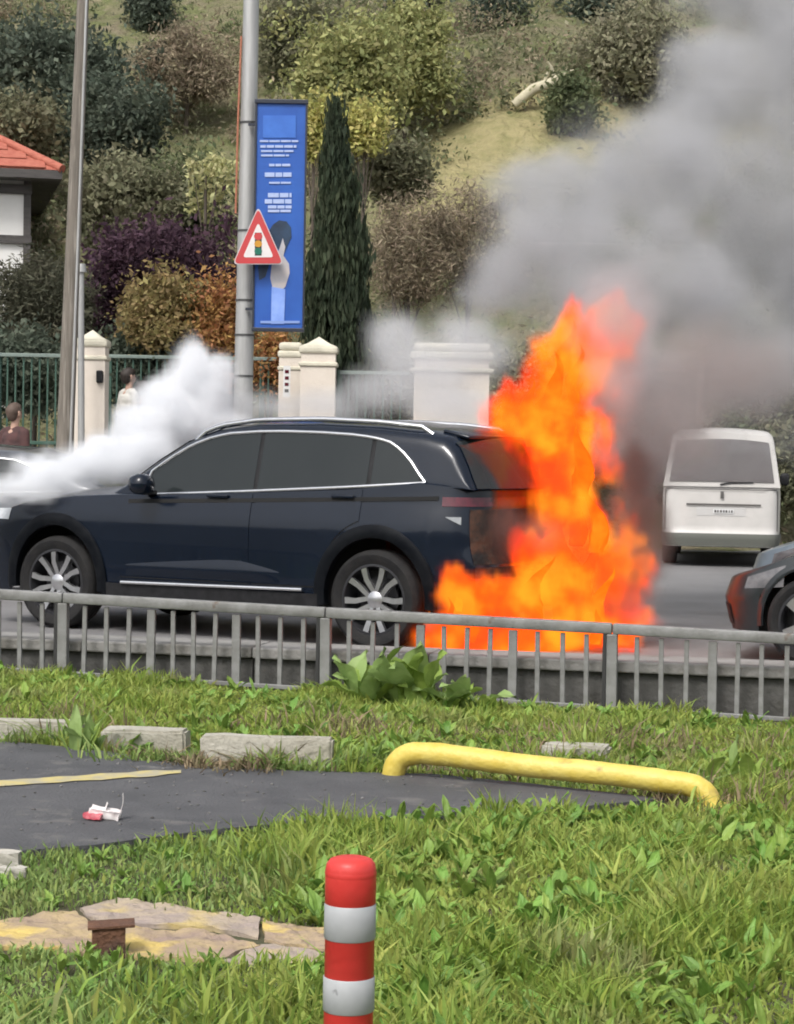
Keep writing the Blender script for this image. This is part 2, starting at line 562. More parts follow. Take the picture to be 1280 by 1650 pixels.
WHEELS = {}
def wheel_meshes(R, rim, wid, style):
    key = (R, rim, wid, style)
    if key in WHEELS:
        return WHEELS[key]
    My = Matrix.Rotation(-PI / 2, 4, 'X')            # lathe axis Z -> +Y (outwards, left side)
    h = wid / 2
    ty = MB().lathe([(rim - .005, -h * .8), (rim + .02, -h * .95), (R - .035, -h), (R - .008, -h * .82), (R, -h * .55), (R, -h * .2), (R - .009, -h * .18), (R - .009, -h * .1),
                     (R, -h * .08), (R, h * .08), (R - .009, h * .1), (R - .009, h * .18), (R, h * .2), (R, h * .55), (R - .008, h * .82), (R - .035, h), (rim + .02, h * .95), (rim - .005, h * .8)], 48, My).mesh('tyre', 40)
    bar = MB().lathe([(rim, h * .82), (rim + .008, h * .86), (rim - .012, h * .88), (rim - .022, h * .7), (rim - .03, -h * .6), (0.07, -h * .5), (0.0, -h * .5)], 48, My).mesh('rim', 40)
    disc = MB().lathe([(0.0, h * .05), (rim * .62, h * .05), (rim * .62, -h * .05), (0, -h * .05)], 32, My).mesh('brake_disc', 30)
    hub = MB().lathe([(0.0, h * .78), (0.035, h * .76), (0.062, h * .66), (0.068, h * .3), (0.068, 0)], 20, My).mesh('hub_cap', 40)
    sp = MB()
    if style == 'twin':
        for s in (-1, 1):
            pl = [(0.05, s * .010), (0.05, s * .042), (rim * .60, s * .060), (rim - .016, s * .100), (rim - .008, s * .052), (rim * .60, s * .020)]
            if s < 0:
                pl = pl[::-1]
            vs, n = [], len(pl)
            for f, y0 in ((0, h * .55), (1, h * .82)):
                for (r, t) in pl:
                    vs.append(Vector((r, y0 - (0.02 if r < 0.1 else 0), t)))
            sp.add(vs, [tuple(range(n)), tuple(reversed(range(n, 2 * n)))] + [(i, n + i, n + (i + 1) % n, (i + 1) % n) for i in range(n)])
    else:
        pl = [(0.05, -.03), (rim - .012, -.042), (rim - .012, .042), (0.05, .03)]
        vs, n = [], 4
        for y0 in (h * .5, h * .8):
            for (r, t) in pl:
                vs.append(Vector((r, y0, t)))
        sp.add(vs, [tuple(range(n)), tuple(reversed(range(n, 2 * n)))] + [(i, n + i, n + (i + 1) % n, (i + 1) % n) for i in range(n)])
    spm = sp.mesh('spoke', 30)
    WHEELS[key] = (ty, bar, disc, hub, spm)
    return WHEELS[key]

def add_wheel(parent, u, w, R, rim, wid, style, turn, m_rim=None, m_spoke=None):
    ty, bar, disc, hub, spm = wheel_meshes(R, rim, wid, style)
    wh = bpy.data.objects.new('wheel', None); COL.objects.link(wh); wh.empty_display_size = 0.1
    wh.parent = parent
    wh.location = (u, w, R)
    wh.rotation_euler = (0, 0, 0 if w > 0 else PI)
    link('tyre', ty, M_tyre, wh)
    link('rim', bar, m_rim or M_rimdark, wh)
    link('brake_disc', disc, M_rimdark, wh)
    link('hub_cap', hub, m_spoke or M_alloy, wh)
    for k in range(5):
        o = link('spoke', spm, m_spoke or M_alloy, wh)
        o.rotation_euler = (0, turn + k * 2 * PI / 5, 0)
    return wh

class Car:
    """u forward from the rear axle, w to the car's left, z up."""
    def __init__(c, name, sp, loc, rz, paint, label, cat):
        c.sp = sp
        c.paint = paint
        c.root = empty(name, loc, rz, label, cat)
        n, um = sp['n'], sp['um']
        c.ur0, c.uf0 = sp['rear'][0][1], sp['front'][0][1]
        cols = []
        for k in range(12):
            wv = 0.90 * math.sin(k / 11 * PI / 2)
            cols.append((-(1 - wv ** n) ** (1 / n), wv))
        ar, af = um - c.ur0, c.uf0 - um
        u = um + cols[-1][0] * ar
        us = list(np.arange(u + 0.02, um + 0.90 * af, 0.03))
        for uu in us:
            t = (uu - um) / (ar if uu < um else af)
            cols.append((t, (1 - abs(t) ** n) ** (1 / n)))
        last = cols[-1][1]
        for k in range(1, 9):
            wv = last * math.cos(k / 8 * PI / 2)
            cols.append(((1 - max(0, wv) ** n) ** (1 / n), max(0, wv)))
        c.cols = cols
        c.ucol = [um + t * (ar if t < 0 else af) for t, _ in cols]
    def sect(c, z):
        return interp(z, c.sp['sect'])
    def plan(c, ci, z):
        t, wv = c.cols[ci]
        sp = c.sp
        um = sp['um']
        if t < 0:
            u = um + t * (um - c.ur0) + (interp(z, sp['rear']) - c.ur0) * sstep(.72, 1, -t)
        else:
            u = um + t * (c.uf0 - um) + (interp(z, sp['front']) - c.uf0) * sstep(.72, 1, t)
        return u, wv * sp['W'] * c.sect(z)
    def pt(c, ci, z, off=0.0, side=1):
        u, w = c.plan(ci, z)
        if off:
            a, b = c.plan(max(ci - 1, 0), z), c.plan(min(ci + 1, len(c.cols) - 1), z)
            if ci == 0: a = (b[0], -b[1])
            if ci == len(c.cols) - 1: b = (a[0], -a[1])
            t = Vector((b[0] - a[0], b[1] - a[1]))
            nrm = Vector((-t.y, t.x)).normalized()
            u, w = u + nrm.x * off, w + nrm.y * off
        return Vector((u, w * side, z))
    def arch(c, u):
        sp = c.sp
        z = sp['zsill'] if c.ur0 + 0.5 < u < c.uf0 - 0.5 else sp.get('zbump', sp['zsill'] + 0.02)
        for uh in (0.0, sp['wb']):
            d = abs(u - uh)
            if d < sp['arch']:
                z = max(z, sp['R'] + 0.01 + math.sqrt(sp['arch'] ** 2 - d * d) * sp.get('archk', 1.05))
        return z
    def body(c, rows=26):
        sp = c.sp
        m = MB()
        hood = []
        grid_l, grid_r = [], []
        for ci in range(len(c.cols)):
            u = c.ucol[ci]
            zb, zt = c.arch(u), interp(u, sp['belt'])
            L = [c.pt(ci, zb + (zt - zb) * r / (rows - 1)) for r in range(rows)]
            p = L[-1]
            L.append(Vector((p.x + (sp['um'] - p.x) * 0.008, p.y * 0.985, p.z + 0.012)))
            L.append(Vector((p.x + (sp['um'] - p.x) * 0.03, p.y * 0.93, p.z + 0.018)))
            grid_l.append(L)
            grid_r.append([Vector((q.x, -q.y, q.z)) for q in L])
            if u > sp['ws_u'] - 0.25:
                a = L[-1]
                cr = sp.get('hood_crown', 0.06) * sstep(c.uf0 + 0.0, c.uf0 - 0.8, u)
                hood.append([Vector((a.x, a.y * (1 - 2 * k / 12), a.z + cr * (1 - (1 - 2 * k / 12) ** 4))) for k in range(13)])
        m.grid(grid_l); m.grid(grid_r)
        b = m.build('body', c.paint, c.root, smooth=38)
        if len(hood) > 1:
            MB().grid(hood).build('hood', c.paint, c.root, smooth=38)
        # inner liner and floor so that nothing can be seen through
        m = MB()
        zl = min(interp(u_, sp['belt']) for u_ in (c.ur0 + .2, c.uf0 - .25)) - .12
        m.box((sp['um'], 0, 0.5 * (sp['zsill'] + zl)), (c.uf0 - c.ur0 - 0.45, 1.16, zl - sp['zsill']))
        m.box((sp['wb'] / 2, 0, 0.5 * (sp['zsill'] + .02 + .80)), (sp['wb'] - .1, 1.3, .80 - sp['zsill'] - .02))
        m.build('underbody', M_under, c.root)
        return b
    def wside(c, u, z):
        sp = c.sp
        wb = sp['wbelt'] - sp.get('ftap', .06) * sstep(1.0, sp['ws_u'] + .3, u) - sp.get('rtap', .10) * sstep(0.35, c.ur0 - .1, u)
        return wb - sp['tumble'] * max(0, z - interp(u, sp['belt']))
    def greenhouse(c):
        sp = c.sp
        ru = sorted([p[0] for p in sp['roof']])
        us = []
        for a, b in zip(ru[:-1], ru[1:]):
            k = max(2, int((b - a) / 0.05))
            us += list(np.linspace(a, b, k, endpoint=False))
        us.append(ru[-1])
        c.g_us = us
        G = []
        u0, u1 = us[0], us[-1]
        rmid = interp(0.6, sp['roof'])
        for u in us:
            zb, zr = interp(u, sp['belt']) - 0.01, interp(u, sp['roof'])
            zr = max(zr, zb + 0.002)
            cr = sp['crown'] * sstep(0, 0.35, zr - zb)
            fbow = sp.get('fbow', .16) * sstep(1.2, u1, u)
            rbow = sp.get('rbow', .10) * sstep(0.1, u0, u)
            wc = c.wside(u, zr)
            k = min(0.09, (zr - zb) * 0.5)
            S = [(c.wside(u, zb + (zr - k - zb) * j / 8), zb + (zr - k - zb) * j / 8) for j in range(9)]
            a, b_, d = S[-1], (wc, zr), (wc - 0.11, zr + cr * (1 - ((wc - .11) / wc) ** 2))
            for t in (.2, .4, .6, .8, 1.0):
                S.append(((1 - t) ** 2 * a[0] + 2 * t * (1 - t) * b_[0] + t * t * d[0], (1 - t) ** 2 * a[1] + 2 * t * (1 - t) * b_[1] + t * t * d[1]))
            for j in range(1, 10):
                w = d[0] * (1 - j / 9)
                S.append((w, zr + cr * (1 - (w / wc) ** 2)))
            full = S + [(-w, z) for w, z in S[-2::-1]]
            wm = S[0][0]
            row = []
            for j, (w, z) in enumerate(full):
                f = 1 - min(1, abs(w) / wm) ** 2
                row.append(Vector((u + fbow * f - rbow * f, w, z)))
            G.append(row)
        c.G = G
        c.gj = 13                                    # index where the cap begins
        MB().grid(G).build('cabin', c.paint, c.root, smooth=38)
    def screen(c, name, u0, u1, m, jin=0, off=0.006):
        idx = [i for i, u in enumerate(c.g_us) if u0 <= u <= u1]
        nj = len(c.G[0])
        rows = []
        for i in idx:
            r = []
            for j in range(c.gj - 1 + jin, nj - c.gj + 1 - jin):
                a = c.G[min(i + 1, len(c.G) - 1)][j] - c.G[max(i - 1, 0)][j]
                b = c.G[i][min(j + 1, nj - 1)] - c.G[i][max(j - 1, 0)]
                nn = a.cross(b)
                if nn.length < 1e-9: nn = Vector((0, 0, 1))
                nn.normalize()
                if nn.z < 0: nn = -nn
                r.append(c.G[i][j] + nn * off)
            rows.append(r)
        return MB().grid(rows).build(name, m, c.root, smooth=60)
    def pane(c, name, u0, u1, m, side, parent=None, off=0.006, inset=0.0):
        sp = c.sp
        rows = []
        for u in np.linspace(u0, u1, 22):
            lo, hi = interp(u, sp['dlo_bot']) + inset, interp(u, sp['dlo_top']) - inset
            hi = max(hi, lo + 0.004)
            rows.append([Vector((u, side * (c.wside(u, lo + (hi - lo) * k / 6) + off), lo + (hi - lo) * k / 6)) for k in range(7)])
        return MB().grid(rows).build(name, m, parent or c.root, smooth=60)
    def trim(c, side, r=0.013, m=None):
        sp = c.sp
        top = sorted(sp['dlo_top'])
        bot = sorted(sp['dlo_bot'])
        def den(P):
            return [(u, interp(u, P)) for u in np.linspace(P[0][0], P[-1][0], 40)]
        loop = den(top)
        P = [Vector((u, side * (c.wside(u, z) + 0.008), z)) for u, z in loop]
        MB().tube(P, r, 8).build('window_trim', m or M_chrome, c.root, smooth=50)
        P = [Vector((u, side * (c.wside(u, z) + 0.008), z)) for u, z in den(bot)]
        MB().tube(P, r, 8).build('window_trim', m or M_chrome, c.root, smooth=50)
    def ci(c, u):
        return min(range(len(c.cols)), key=lambda i: abs(c.ucol[i] - u))
    def patch(c, name, c0, c1, z0, z1, off, m, side=1, parent=None, rows=8, smooth=40):
        f0 = z0 if callable(z0) else (lambda u: z0)
        f1 = z1 if callable(z1) else (lambda u: z1)
        R = []
        for i in range(c0, c1 + 1):
            u = c.ucol[i]
            a, b = f0(u), f1(u)
            R.append([c.pt(i, a + (b - a) * k / (rows - 1), off, side) for k in range(rows)])
        return MB().grid(R).build(name, m, parent or c.root, smooth=smooth)
    def cladding(c, uh, side, wdt=0.075, m=None):
        sp = c.sp
        ra = sp['arch']
        rows = []
        for k in range(33):
            a = math.radians(-8 + 196 * k / 32)
            r = []
            for (dr, off) in ((-.03, -.05), (-.03, .012), (-.015, .022), (wdt - .02, .020), (wdt, .012), (wdt, -.01)):
                u = uh + math.cos(a) * (ra + dr)
                z = sp['R'] + .01 + math.sin(a) * (ra + dr) * sp.get('archk', 1.05)
                i = c.ci(u)
                w = c.plan(i, z)[1]
                r.append(Vector((u, side * (w + off), z)))
            rows.append(r)
        MB().grid(rows).build('arch_cladding', m or M_blackpl, c.root, smooth=40)

SECT_SUV = [(0.15, .955), (0.3, .975), (0.5, .992), (0.7, 1.0), (0.85, .998), (0.92, .988), (1.0, .967), (1.06, .948), (1.15, .93), (1.25, .915)]
suv_spec = dict(wb=2.847, W=.935, um=1.42, n=7, R=.362, arch=.435, archk=1.08, zsill=.26, zbump=.27,
    rear=[(.2, -.81), (.45, -.83), (.62, -.82), (.75, -.785), (1.0, -.76), (1.15, -.745), (1.3, -.73)],
    front=[(.2, 3.70), (.5, 3.76), (.8, 3.72), (1.0, 3.60)], sect=SECT_SUV,
    belt=[(-1.0, 1.155), (-.7, 1.18), (-.36, 1.205), (.25, 1.15), (1.1, 1.10), (1.94, 1.055), (2.3, 1.05), (2.7, 1.03), (3.2, .97), (3.55, .88), (3.8, .78)],
    roof=[(2.42, 1.06), (2.2, 1.19), (2.0, 1.325), (1.75, 1.475), (1.5, 1.565), (1.16, 1.61), (.6, 1.622), (.1, 1.605), (-.27, 1.57), (-.43, 1.53), (-.515, 1.46), (-.60, 1.33), (-.69, 1.17), (-.72, 1.15)],
    dlo_top=[(2.10, 1.085), (2.037, 1.25), (1.87, 1.36), (1.697, 1.452), (1.53, 1.51), (1.362, 1.545), (1.1, 1.562), (.87, 1.567), (.55, 1.562), (.287, 1.55), (.12, 1.533), (-.024, 1.505), (-.12, 1.45), (-.205, 1.379), (-.27, 1.30), (-.334, 1.226), (-.35, 1.215)],
    dlo_bot=[(2.10, 1.07), (1.94, 1.072), (1.1, 1.117), (.25, 1.168), (-.35, 1.212)],
    ws_u=2.38, wbelt=.862, tumble=.27, crown=.055, hood_crown=.07)
# trapezoid for the front lower corner of the side window keeps the top curve above the bottom one
M_suv = mat('navy_black_paint', (0.0035, 0.007, 0.015), 0.22, 0.0, coat=0.3, spec=0.26, col2=(0.005, 0.009, 0.018), scale=1.5)
M_suvcl = mat('arch_black', (0.004, 0.005, 0.007), 0.35, spec=0.08, col2=(0.010, 0.011, 0.013), scale=9)
hub_r, hub_f = at(600, 967, 15.6), at(88, 938, 16.96)
hd = (hub_f - hub_r); hd.z = 0; hd.normalize()
nl = Vector((-hd.y, hd.x, 0))
suv_loc = hub_r - nl * 0.93; suv_loc.z = 0.0
suv_rz = math.atan2(hd.y, hd.x)
suv = Car('burning_car', suv_spec, suv_loc, suv_rz, M_suv, 'dark navy sport utility car with its rear end on fire and chrome window trim', 'car')
suv.body(); suv.greenhouse()
for sd in (1, -1):
    suv.pane('window_surround', -.33, 2.08, M_blackpl, sd, off=0.003)
    suv.pane('front_window', 1.07, 2.06, M_glass, sd, off=0.007, inset=0.012)
    suv.pane('rear_window', .11, 1.035, M_glass, sd, off=0.007, inset=0.012)
    suv.pane('quarter_window', -.30, .075, M_glass, sd, off=0.007, inset=0.012)
    suv.trim(sd, 0.0135)
    for uh in (0, 2.847):
        suv.cladding(uh, sd, .06, M_suvcl)
    # doors with their shut lines
    archz = lambda u: max(.43, suv.arch(u) + .10)
    zt = lambda u: interp(u, suv_spec['belt']) - .004
    for nm, u0, u1 in (('front_door', 1.06, 2.22), ('rear_door', .13, 1.03)):
        a, b = suv.ci(u0), suv.ci(u1)
        suv.patch('door_gap', a, b, archz, zt, 0.0025, M_under, sd, rows=20)
        d = suv.patch(nm, a, b, lambda u: archz(u) + .008, zt, 0.005, M_suv, sd, rows=28)
        hu = 0.27 if nm == 'rear_door' else 1.37
        hz = 1.10 if nm == 'rear_door' else 1.075
        i = suv.ci(hu)
        p = suv.pt(i, hz, 0.0, sd)
        MB().box((p.x, p.y + sd * .022, p.z), (.19, .018, .026), bevel=.008).build('door_handle', M_suv, d, smooth=40)
    # shoulder groove, lower side cladding, bright sill strip
    gl = lambda u: interp(u, [(-.5, 1.112), (1.07, 1.058), (2.22, 1.02), (3.15, .975)])
    suv.patch('shoulder_groove', suv.ci(-.50), suv.ci(2.18), lambda u: gl(u) - .022, lambda u: gl(u) + .008, 0.007, M_under, sd, rows=3)
    suv.patch('sill_cladding', suv.ci(.47), suv.ci(2.36), .235, .385, 0.022, M_blackpl, sd, rows=6)
    P = [suv.pt(i, interp(suv.ucol[i], [(.5, .412), (2.3, .392)]), 0.030, sd) for i in range(suv.ci(.58), suv.ci(2.27), 3)]
    MB().tube(P, .014, 8).build('sill_strip', M_chrome, suv.root, smooth=50)
    R_ = []
    for i in range(suv.ci(.80), suv.ci(2.2)):
        u = suv.ucol[i]
        k_ = max(0, min(1, (u - .78) / .35, (2.22 - u) / .9)) ** .8
        z0_, z1_ = .525, .525 + .075 * k_
        R_.append([suv.pt(i, z1_, .0055, sd), suv.pt(i, z0_ * .45 + z1_ * .55, .0055 + .011 * k_, sd), suv.pt(i, z0_, .0055 + .022 * k_, sd), suv.pt(i, z0_ - .02, .0055 + .021 * k_, sd), suv.pt(i, z0_ - .075, .0055, sd)])
    MB().grid(R_).build('door_crease', M_suv, suv.root, smooth=30)  # lower door crease, its wedge shaped to the outline of a sky reflection
    # roof rail, mirror, lamps
    P = [Vector((u, sd * (suv.wside(u, interp(u, suv_spec['roof'])) - .075), interp(u, suv_spec['roof']) + .042 - (.04 if k in (0, 23) else 0))) for k, u in enumerate(np.linspace(-.32, 1.72, 24))]
    MB().tube(P, .019, 8).build('roof_rail', M_chrome, suv.root, smooth=50)
    mr = MB().box((1.95, sd * 1.045, 1.15), (.17, .20, .155), bevel=.065).build('wing_mirror', M_suv, suv.root, smooth=60)
    MB().box((1.97, sd * .93, 1.085), (.09, .13, .035), bevel=.012).build('mirror_arm', M_blackpl, mr, smooth=60)
    suv.patch('headlamp', suv.ci(3.33), suv.ci(3.62), lambda u: .84, lambda u: .93 - .03 * (u - 3.3), 0.005, M_clear, sd, rows=5)
    suv.patch('tail_lamp', 0, suv.ci(-.53), 1.05, 1.115, 0.006, M_redlens, sd, rows=4)
    suv.patch('corner_reflector', suv.ci(-.66), suv.ci(-.565), lambda u: .925 + (u + .66) * .5, .975, 0.007, M_dimlens, sd, rows=4)
    suv.patch('rear_bumper', 0, suv.ci(-.70), .30, .62, 0.012, M_scorch, sd, rows=8)
    suv.patch('tailgate_panel', 0, suv.ci(-.735), .64, 1.03, 0.006, M_scorch, sd, rows=8)
suv.screen('windscreen', 1.45, 2.30, M_glass, 0)
suv.screen('tailgate_window', -.69, -.45, M_glass, 0, off=0.008)
sp_ = MB()
sp_.box((-.46, 0, 1.565), (.22, 1.10, .03), rot=Matrix.Rotation(math.radians(-13), 3, 'Y'), bevel=.012)
sp_.build('spoiler', M_suv, suv.root, smooth=50)
for u in (0, 2.847):
    for sd in (1, -1):
        add_wheel(suv.root, u, sd * .815, .362, .255, .235, 'twin', 0.35 if u == 0 else 0.1)
# hinge covers of the opened bonnet edge are hidden by smoke; the grille closes the nose
suv.patch('grille', suv.ci(3.70), len(suv.cols) - 1, .42, .78, 0.006, M_blackpl, 1, rows=4)
suv.patch('grille', suv.ci(3.70), len(suv.cols) - 1, .42, .78, 0.006, M_blackpl, -1, rows=4)

# ---- passing saloon behind the smoke at the left edge
SECT_CAR = [(.12, .95), (.3, .985), (.55, 1.0), (.7, .99), (.85, .96), (1.0, .92)]
sal_spec = dict(wb=2.65, W=.90, um=1.3, n=6, R=.32, arch=.37, zsill=.20, zbump=.24,
    rear=[(.2, -.95), (.5, -1.0), (.8, -.97), (1.0, -.9)], front=[(.2, 3.45), (.5, 3.52), (.75, 3.42), (.9, 3.3)], sect=SECT_CAR,
    belt=[(-1.1, .98), (-.4, .98), (1.0, .93), (1.9, .90), (2.4, .88), (3.0, .80), (3.4, .70), (3.6, .6)],
    roof=[(2.2, .90), (1.9, 1.07), (1.5, 1.28), (1.15, 1.355), (.6, 1.375), (.1, 1.35), (-.25, 1.25), (-.55, 1.10), (-.8, .985)],
    dlo_top=[(1.85, .93), (1.6, 1.14), (1.25, 1.28), (.9, 1.315), (.5, 1.315), (.1, 1.28), (-.15, 1.19), (-.35, 1.07), (-.42, 1.02)],
    dlo_bot=[(1.85, .915), (1.0, .95), (-.42, 1.0)], ws_u=2.15, wbelt=.82, tumble=.36, crown=.05, hood_crown=.05)
M_salp = mat('grey_paint', (0.075, 0.08, 0.09), 0.28, 0.2, coat=0.9, col2=(0.085, 0.09, 0.1), scale=2)
pL = at(222, 790, 20.6)
sal_rz = PI + ROAD_RZ
sl = Car('saloon_car', sal_spec, (0, 0, 0), sal_rz, M_salp, 'dark grey saloon car cut off by the left edge, behind the white smoke', 'car')
hd2 = Vector((math.cos(sal_rz), math.sin(sal_rz), 0))
sl.root.location = Vector((pL.x, pL.y, 0)) + hd2 * 0.85
sl.body(18); sl.greenhouse()
for sd in (1, -1):
    sl.pane('window_surround', -.40, 1.83, M_blackpl, sd, off=0.003)
    sl.pane('front_window', .72, 1.80, M_glass, sd, off=0.007, inset=0.012)
    sl.pane('rear_window', -.36, .69, M_glass, sd, off=0.007, inset=0.012)
    sl.trim(sd, .014)
    sl.patch('tail_lamp', 3, sl.ci(-.7), .72, .86, .005, M_redlens, sd, rows=4)
    for u in (0, 2.65):
        add_wheel(sl.root, u, sd * .78, .32, .22, .20, 'five', 0.2)
sl.screen('rear_screen', -.72, -.12, M_glass, 1)
sl.screen('windscreen', 1.25, 2.1, M_glass, 1)

# ---- two cars waiting at the right edge (only their fronts reach into the frame)
hb_spec = dict(wb=2.55, W=.87, um=1.28, n=5.0, R=.31, arch=.375, archk=1.05, zsill=.20, zbump=.22,
    rear=[(.2, -.72), (.5, -.78), (.8, -.75), (1.0, -.7)], front=[(.2, 3.18), (.45, 3.24), (.62, 3.18), (.75, 3.04), (.9, 2.8)], sect=[(.12, .94), (.3, .98), (.5, 1.0), (.62, .995), (.72, .97), (.85, .93), (1.0, .90)],
    belt=[(-.9, 1.0), (0, .98), (1.2, .92), (1.9, .90), (2.2, .86), (2.55, .80), (2.85, .71), (3.1, .61), (3.3, .52)],
    roof=[(2.25, .88), (1.9, 1.10), (1.5, 1.33), (1.1, 1.43), (.6, 1.46), (.1, 1.44), (-.3, 1.38), (-.5, 1.25), (-.65, 1.02)],
    dlo_top=[(1.8, .95), (1.6, 1.16), (1.25, 1.32), (.9, 1.37), (.4, 1.37), (0, 1.33), (-.2, 1.2), (-.28, 1.06)],
    dlo_bot=[(1.8, .93), (1.0, .95), (-.28, 1.02)], ws_u=2.2, wbelt=.80, tumble=.30, crown=.05, hood_crown=.05)
def hatch(name, paint, label, nose_px, Y, rz, cat='car'):
    q = at(nose_px, 980, Y)
    c = Car(name, hb_spec, (0, 0, 0), rz, paint, label, cat)
    h = Vector((math.cos(rz), math.sin(rz), 0))
    lf = Vector((-h.y, h.x, 0))
    c.root.location = Vector((q.x, q.y, 0)) - h * 3.02 - lf * .80
    c.body(20); c.greenhouse()
    for sd in (1, -1):
        c.pane('window_surround', -.26, 1.78, M_blackpl, sd, off=0.003)
        c.pane('front_window', .66, 1.75, M_glass, sd, off=0.007, inset=0.012)
        c.pane('rear_window', -.24, .63, M_glass, sd, off=0.007, inset=0.012)
        c.patch('headlamp', c.ci(2.75), c.ci(3.02), lambda u: .545 - (u - 2.75) * .10, lambda u: interp(u, hb_spec['belt']) - .045, .005, M_clear2, sd, rows=5)
        c.cladding(2.55, sd, .018, paint)
        c.cladding(0, sd, .018, paint)
        for u in (0, 2.55):
            add_wheel(c.root, u, sd * .75, .31, .225, .195, 'five', 0.5)
        mr = MB().box((1.72, sd * .95, .98), (.14, .17, .11), bevel=.035).build('wing_mirror', paint, c.root, smooth=60)
    c.screen('windscreen', 1.35, 2.2, M_glass, 1)
    c.screen('rear_screen', -.62, -.32, M_glass, 1)
    c.patch('lower_grille', c.ci(3.12), len(c.cols) - 1, .26, .40, .006, M_blackpl, 1, rows=4)
    c.patch('lower_grille', c.ci(3.12), len(c.cols) - 1, .26, .40, .006, M_blackpl, -1, rows=4)
    return c
M_dk = mat('charcoal_paint', (0.016, 0.020, 0.022), 0.32, 0.0, coat=0.2, col2=(0.02, 0.024, 0.026), scale=2)
M_bl = mat('pale_blue_grey_paint', (0.20, 0.25, 0.29), 0.3, 0.2, coat=0.6, col2=(0.17, 0.22, 0.26), scale=2)
M_clear2 = mat('dim_headlamp_lens', (0.09, 0.09, 0.095), 0.15, coat=0.5, col2=(0.16, 0.155, 0.16), scale=8)
hc = hatch('hatchback_car', M_dk, 'charcoal hatchback front cut off by the right edge, nearest the railing', 1200, 15.1, PI + ROAD_RZ - 0.12)
hp = hatch('hatchback_car', M_bl, 'pale blue grey car mostly hidden behind the charcoal hatchback at the right edge', 1244, 18.6, PI + ROAD_RZ - 0.05)

# ---- white van seen from behind
van_spec = dict(wb=2.75, W=.755, um=1.4, n=14, R=.315, arch=.37, zsill=.24, zbump=.26,
    rear=[(.2, -.86), (.40, -.88), (.48, -.84), (.9, -.83), (1.1, -.82)], front=[(.2, 3.4), (.5, 3.45), (.8, 3.35), (1.0, 3.2)],
    sect=[(.2, .95), (.35, .99), (.5, 1.0), (.9, 1.0), (1.1, .985), (1.2, .975)],
    belt=[(-1, 1.03), (1.5, 1.05), (2.3, 1.05), (2.8, .98), (3.3, .84), (3.6, .7)],
    roof=[(2.5, 1.04), (2.1, 1.32), (1.7, 1.62), (1.3, 1.70), (.5, 1.73), (-.4, 1.73), (-.66, 1.715), (-.745, 1.66), (-.785, 1.5), (-.81, 1.3), (-.826, 1.15), (-.836, 1.02)],
    dlo_top=[(1.9, 1.2), (1.5, 1.55), (.9, 1.6), (.4, 1.6)], dlo_bot=[(1.9, 1.1), (.4, 1.1)],
    ws_u=2.45, wbelt=.742, tumble=.155, crown=.05, rtap=.005, rbow=.012, hood_crown=.05)
M_van = mat('van_white_paint', (0.56, 0.54, 0.515), 0.45, coat=0.3, col2=(0.50, 0.485, 0.46), scale=2.5)
vp = gz(1160, 914, 0.0)
van = Car('delivery_van', van_spec, (vp.x + .13, vp.y + .85, 0), PI / 2 - 0.150, M_van, 'white delivery van seen from behind, right of the flames', 'van')
van.body(18); van.greenhouse()
for sd in (1, -1):
    van.pane('side_window', .5, 1.8, M_glass, sd, off=0.006)
    for u in (0, 2.75):
        add_wheel(van.root, u, sd * .66, .315, .20, .19, 'five', 0.3)
    van.patch('rear_bumper', 0, van.ci(-.55), .27, .43, .02, mat('bumper_grey', (0.10, 0.105, 0.09), 0.7), sd, rows=5)
    mr = MB().box((1.95, sd * .86, 1.10), (.10, .13, .17), bevel=.035).build('wing_mirror', M_blackpl, van.root, smooth=60)
M_vglass = mat('van_glass', (0.13, 0.12, 0.12), 0.15, spec=0.6, col2=(0.15, 0.14, 0.14), scale=2)
van.screen('rear_screen', -.834, -.752, M_vglass, 0, off=0.012)
van.screen('windscreen', 1.75, 2.4, M_glass, 1)
def van_rear(name, x0, x1, z0, z1, m, off, parent=None):
    # x in metres to the right of the van's centre line (car's right = -w)
    rows = []
    for x in np.linspace(x0, x1, 9):
        cands = [(i, van.plan(i, .8)) for i in range(len(van.cols) // 3)]
        ws = [q[1] for _, q in cands]; us_ = [q[0] for _, q in cands]
        u = float(np.interp(abs(x), ws, us_))
        rows.append([Vector((u - off, -x, z0 + (z1 - z0) * k / 3)) for k in range(4)])
    return MB().grid(rows).build(name, m, parent or van.root, smooth=40)
M_vdk = mat('van_trim_dark', (0.09, 0.085, 0.08), 0.5)
van_rear('handle_strip', -.44, .50, .785, .808, M_vdk, .02)
van_rear('plate_recess', -.31, .31, .655, .765, mat('van_recess', (0.50, 0.49, 0.475), 0.5), .008)
pl_ = van_rear('number_plate', -.10, .16, .685, .74, M_plate, .016)
for k, (x0, x1) in enumerate(((-.085, -.06), (-.05, -.03), (-.015, .01), (.025, .045), (.055, .08), (.095, .11), (.125, .145))):
    van_rear('plate_character', x0, x1, .697, .728, M_vdk, .020, pl_)
van_rear('tailgate_seam', -.69, .69, .985, .995, M_vdk, .014)
for sx in (-1, 1):
    van_rear('seam', sx * .705, sx * .715, .46, .98, M_vdk, .012)
MB().tube([Vector((-.862, .02, 1.055)), Vector((-.856, -.10, 1.075)), Vector((-.850, -.40, 1.085))], .009, 8).build('wiper', M_blackpl, van.root)
em = van_rear('emblem', -.012, .030, .875, .965, M_vdk, .02)
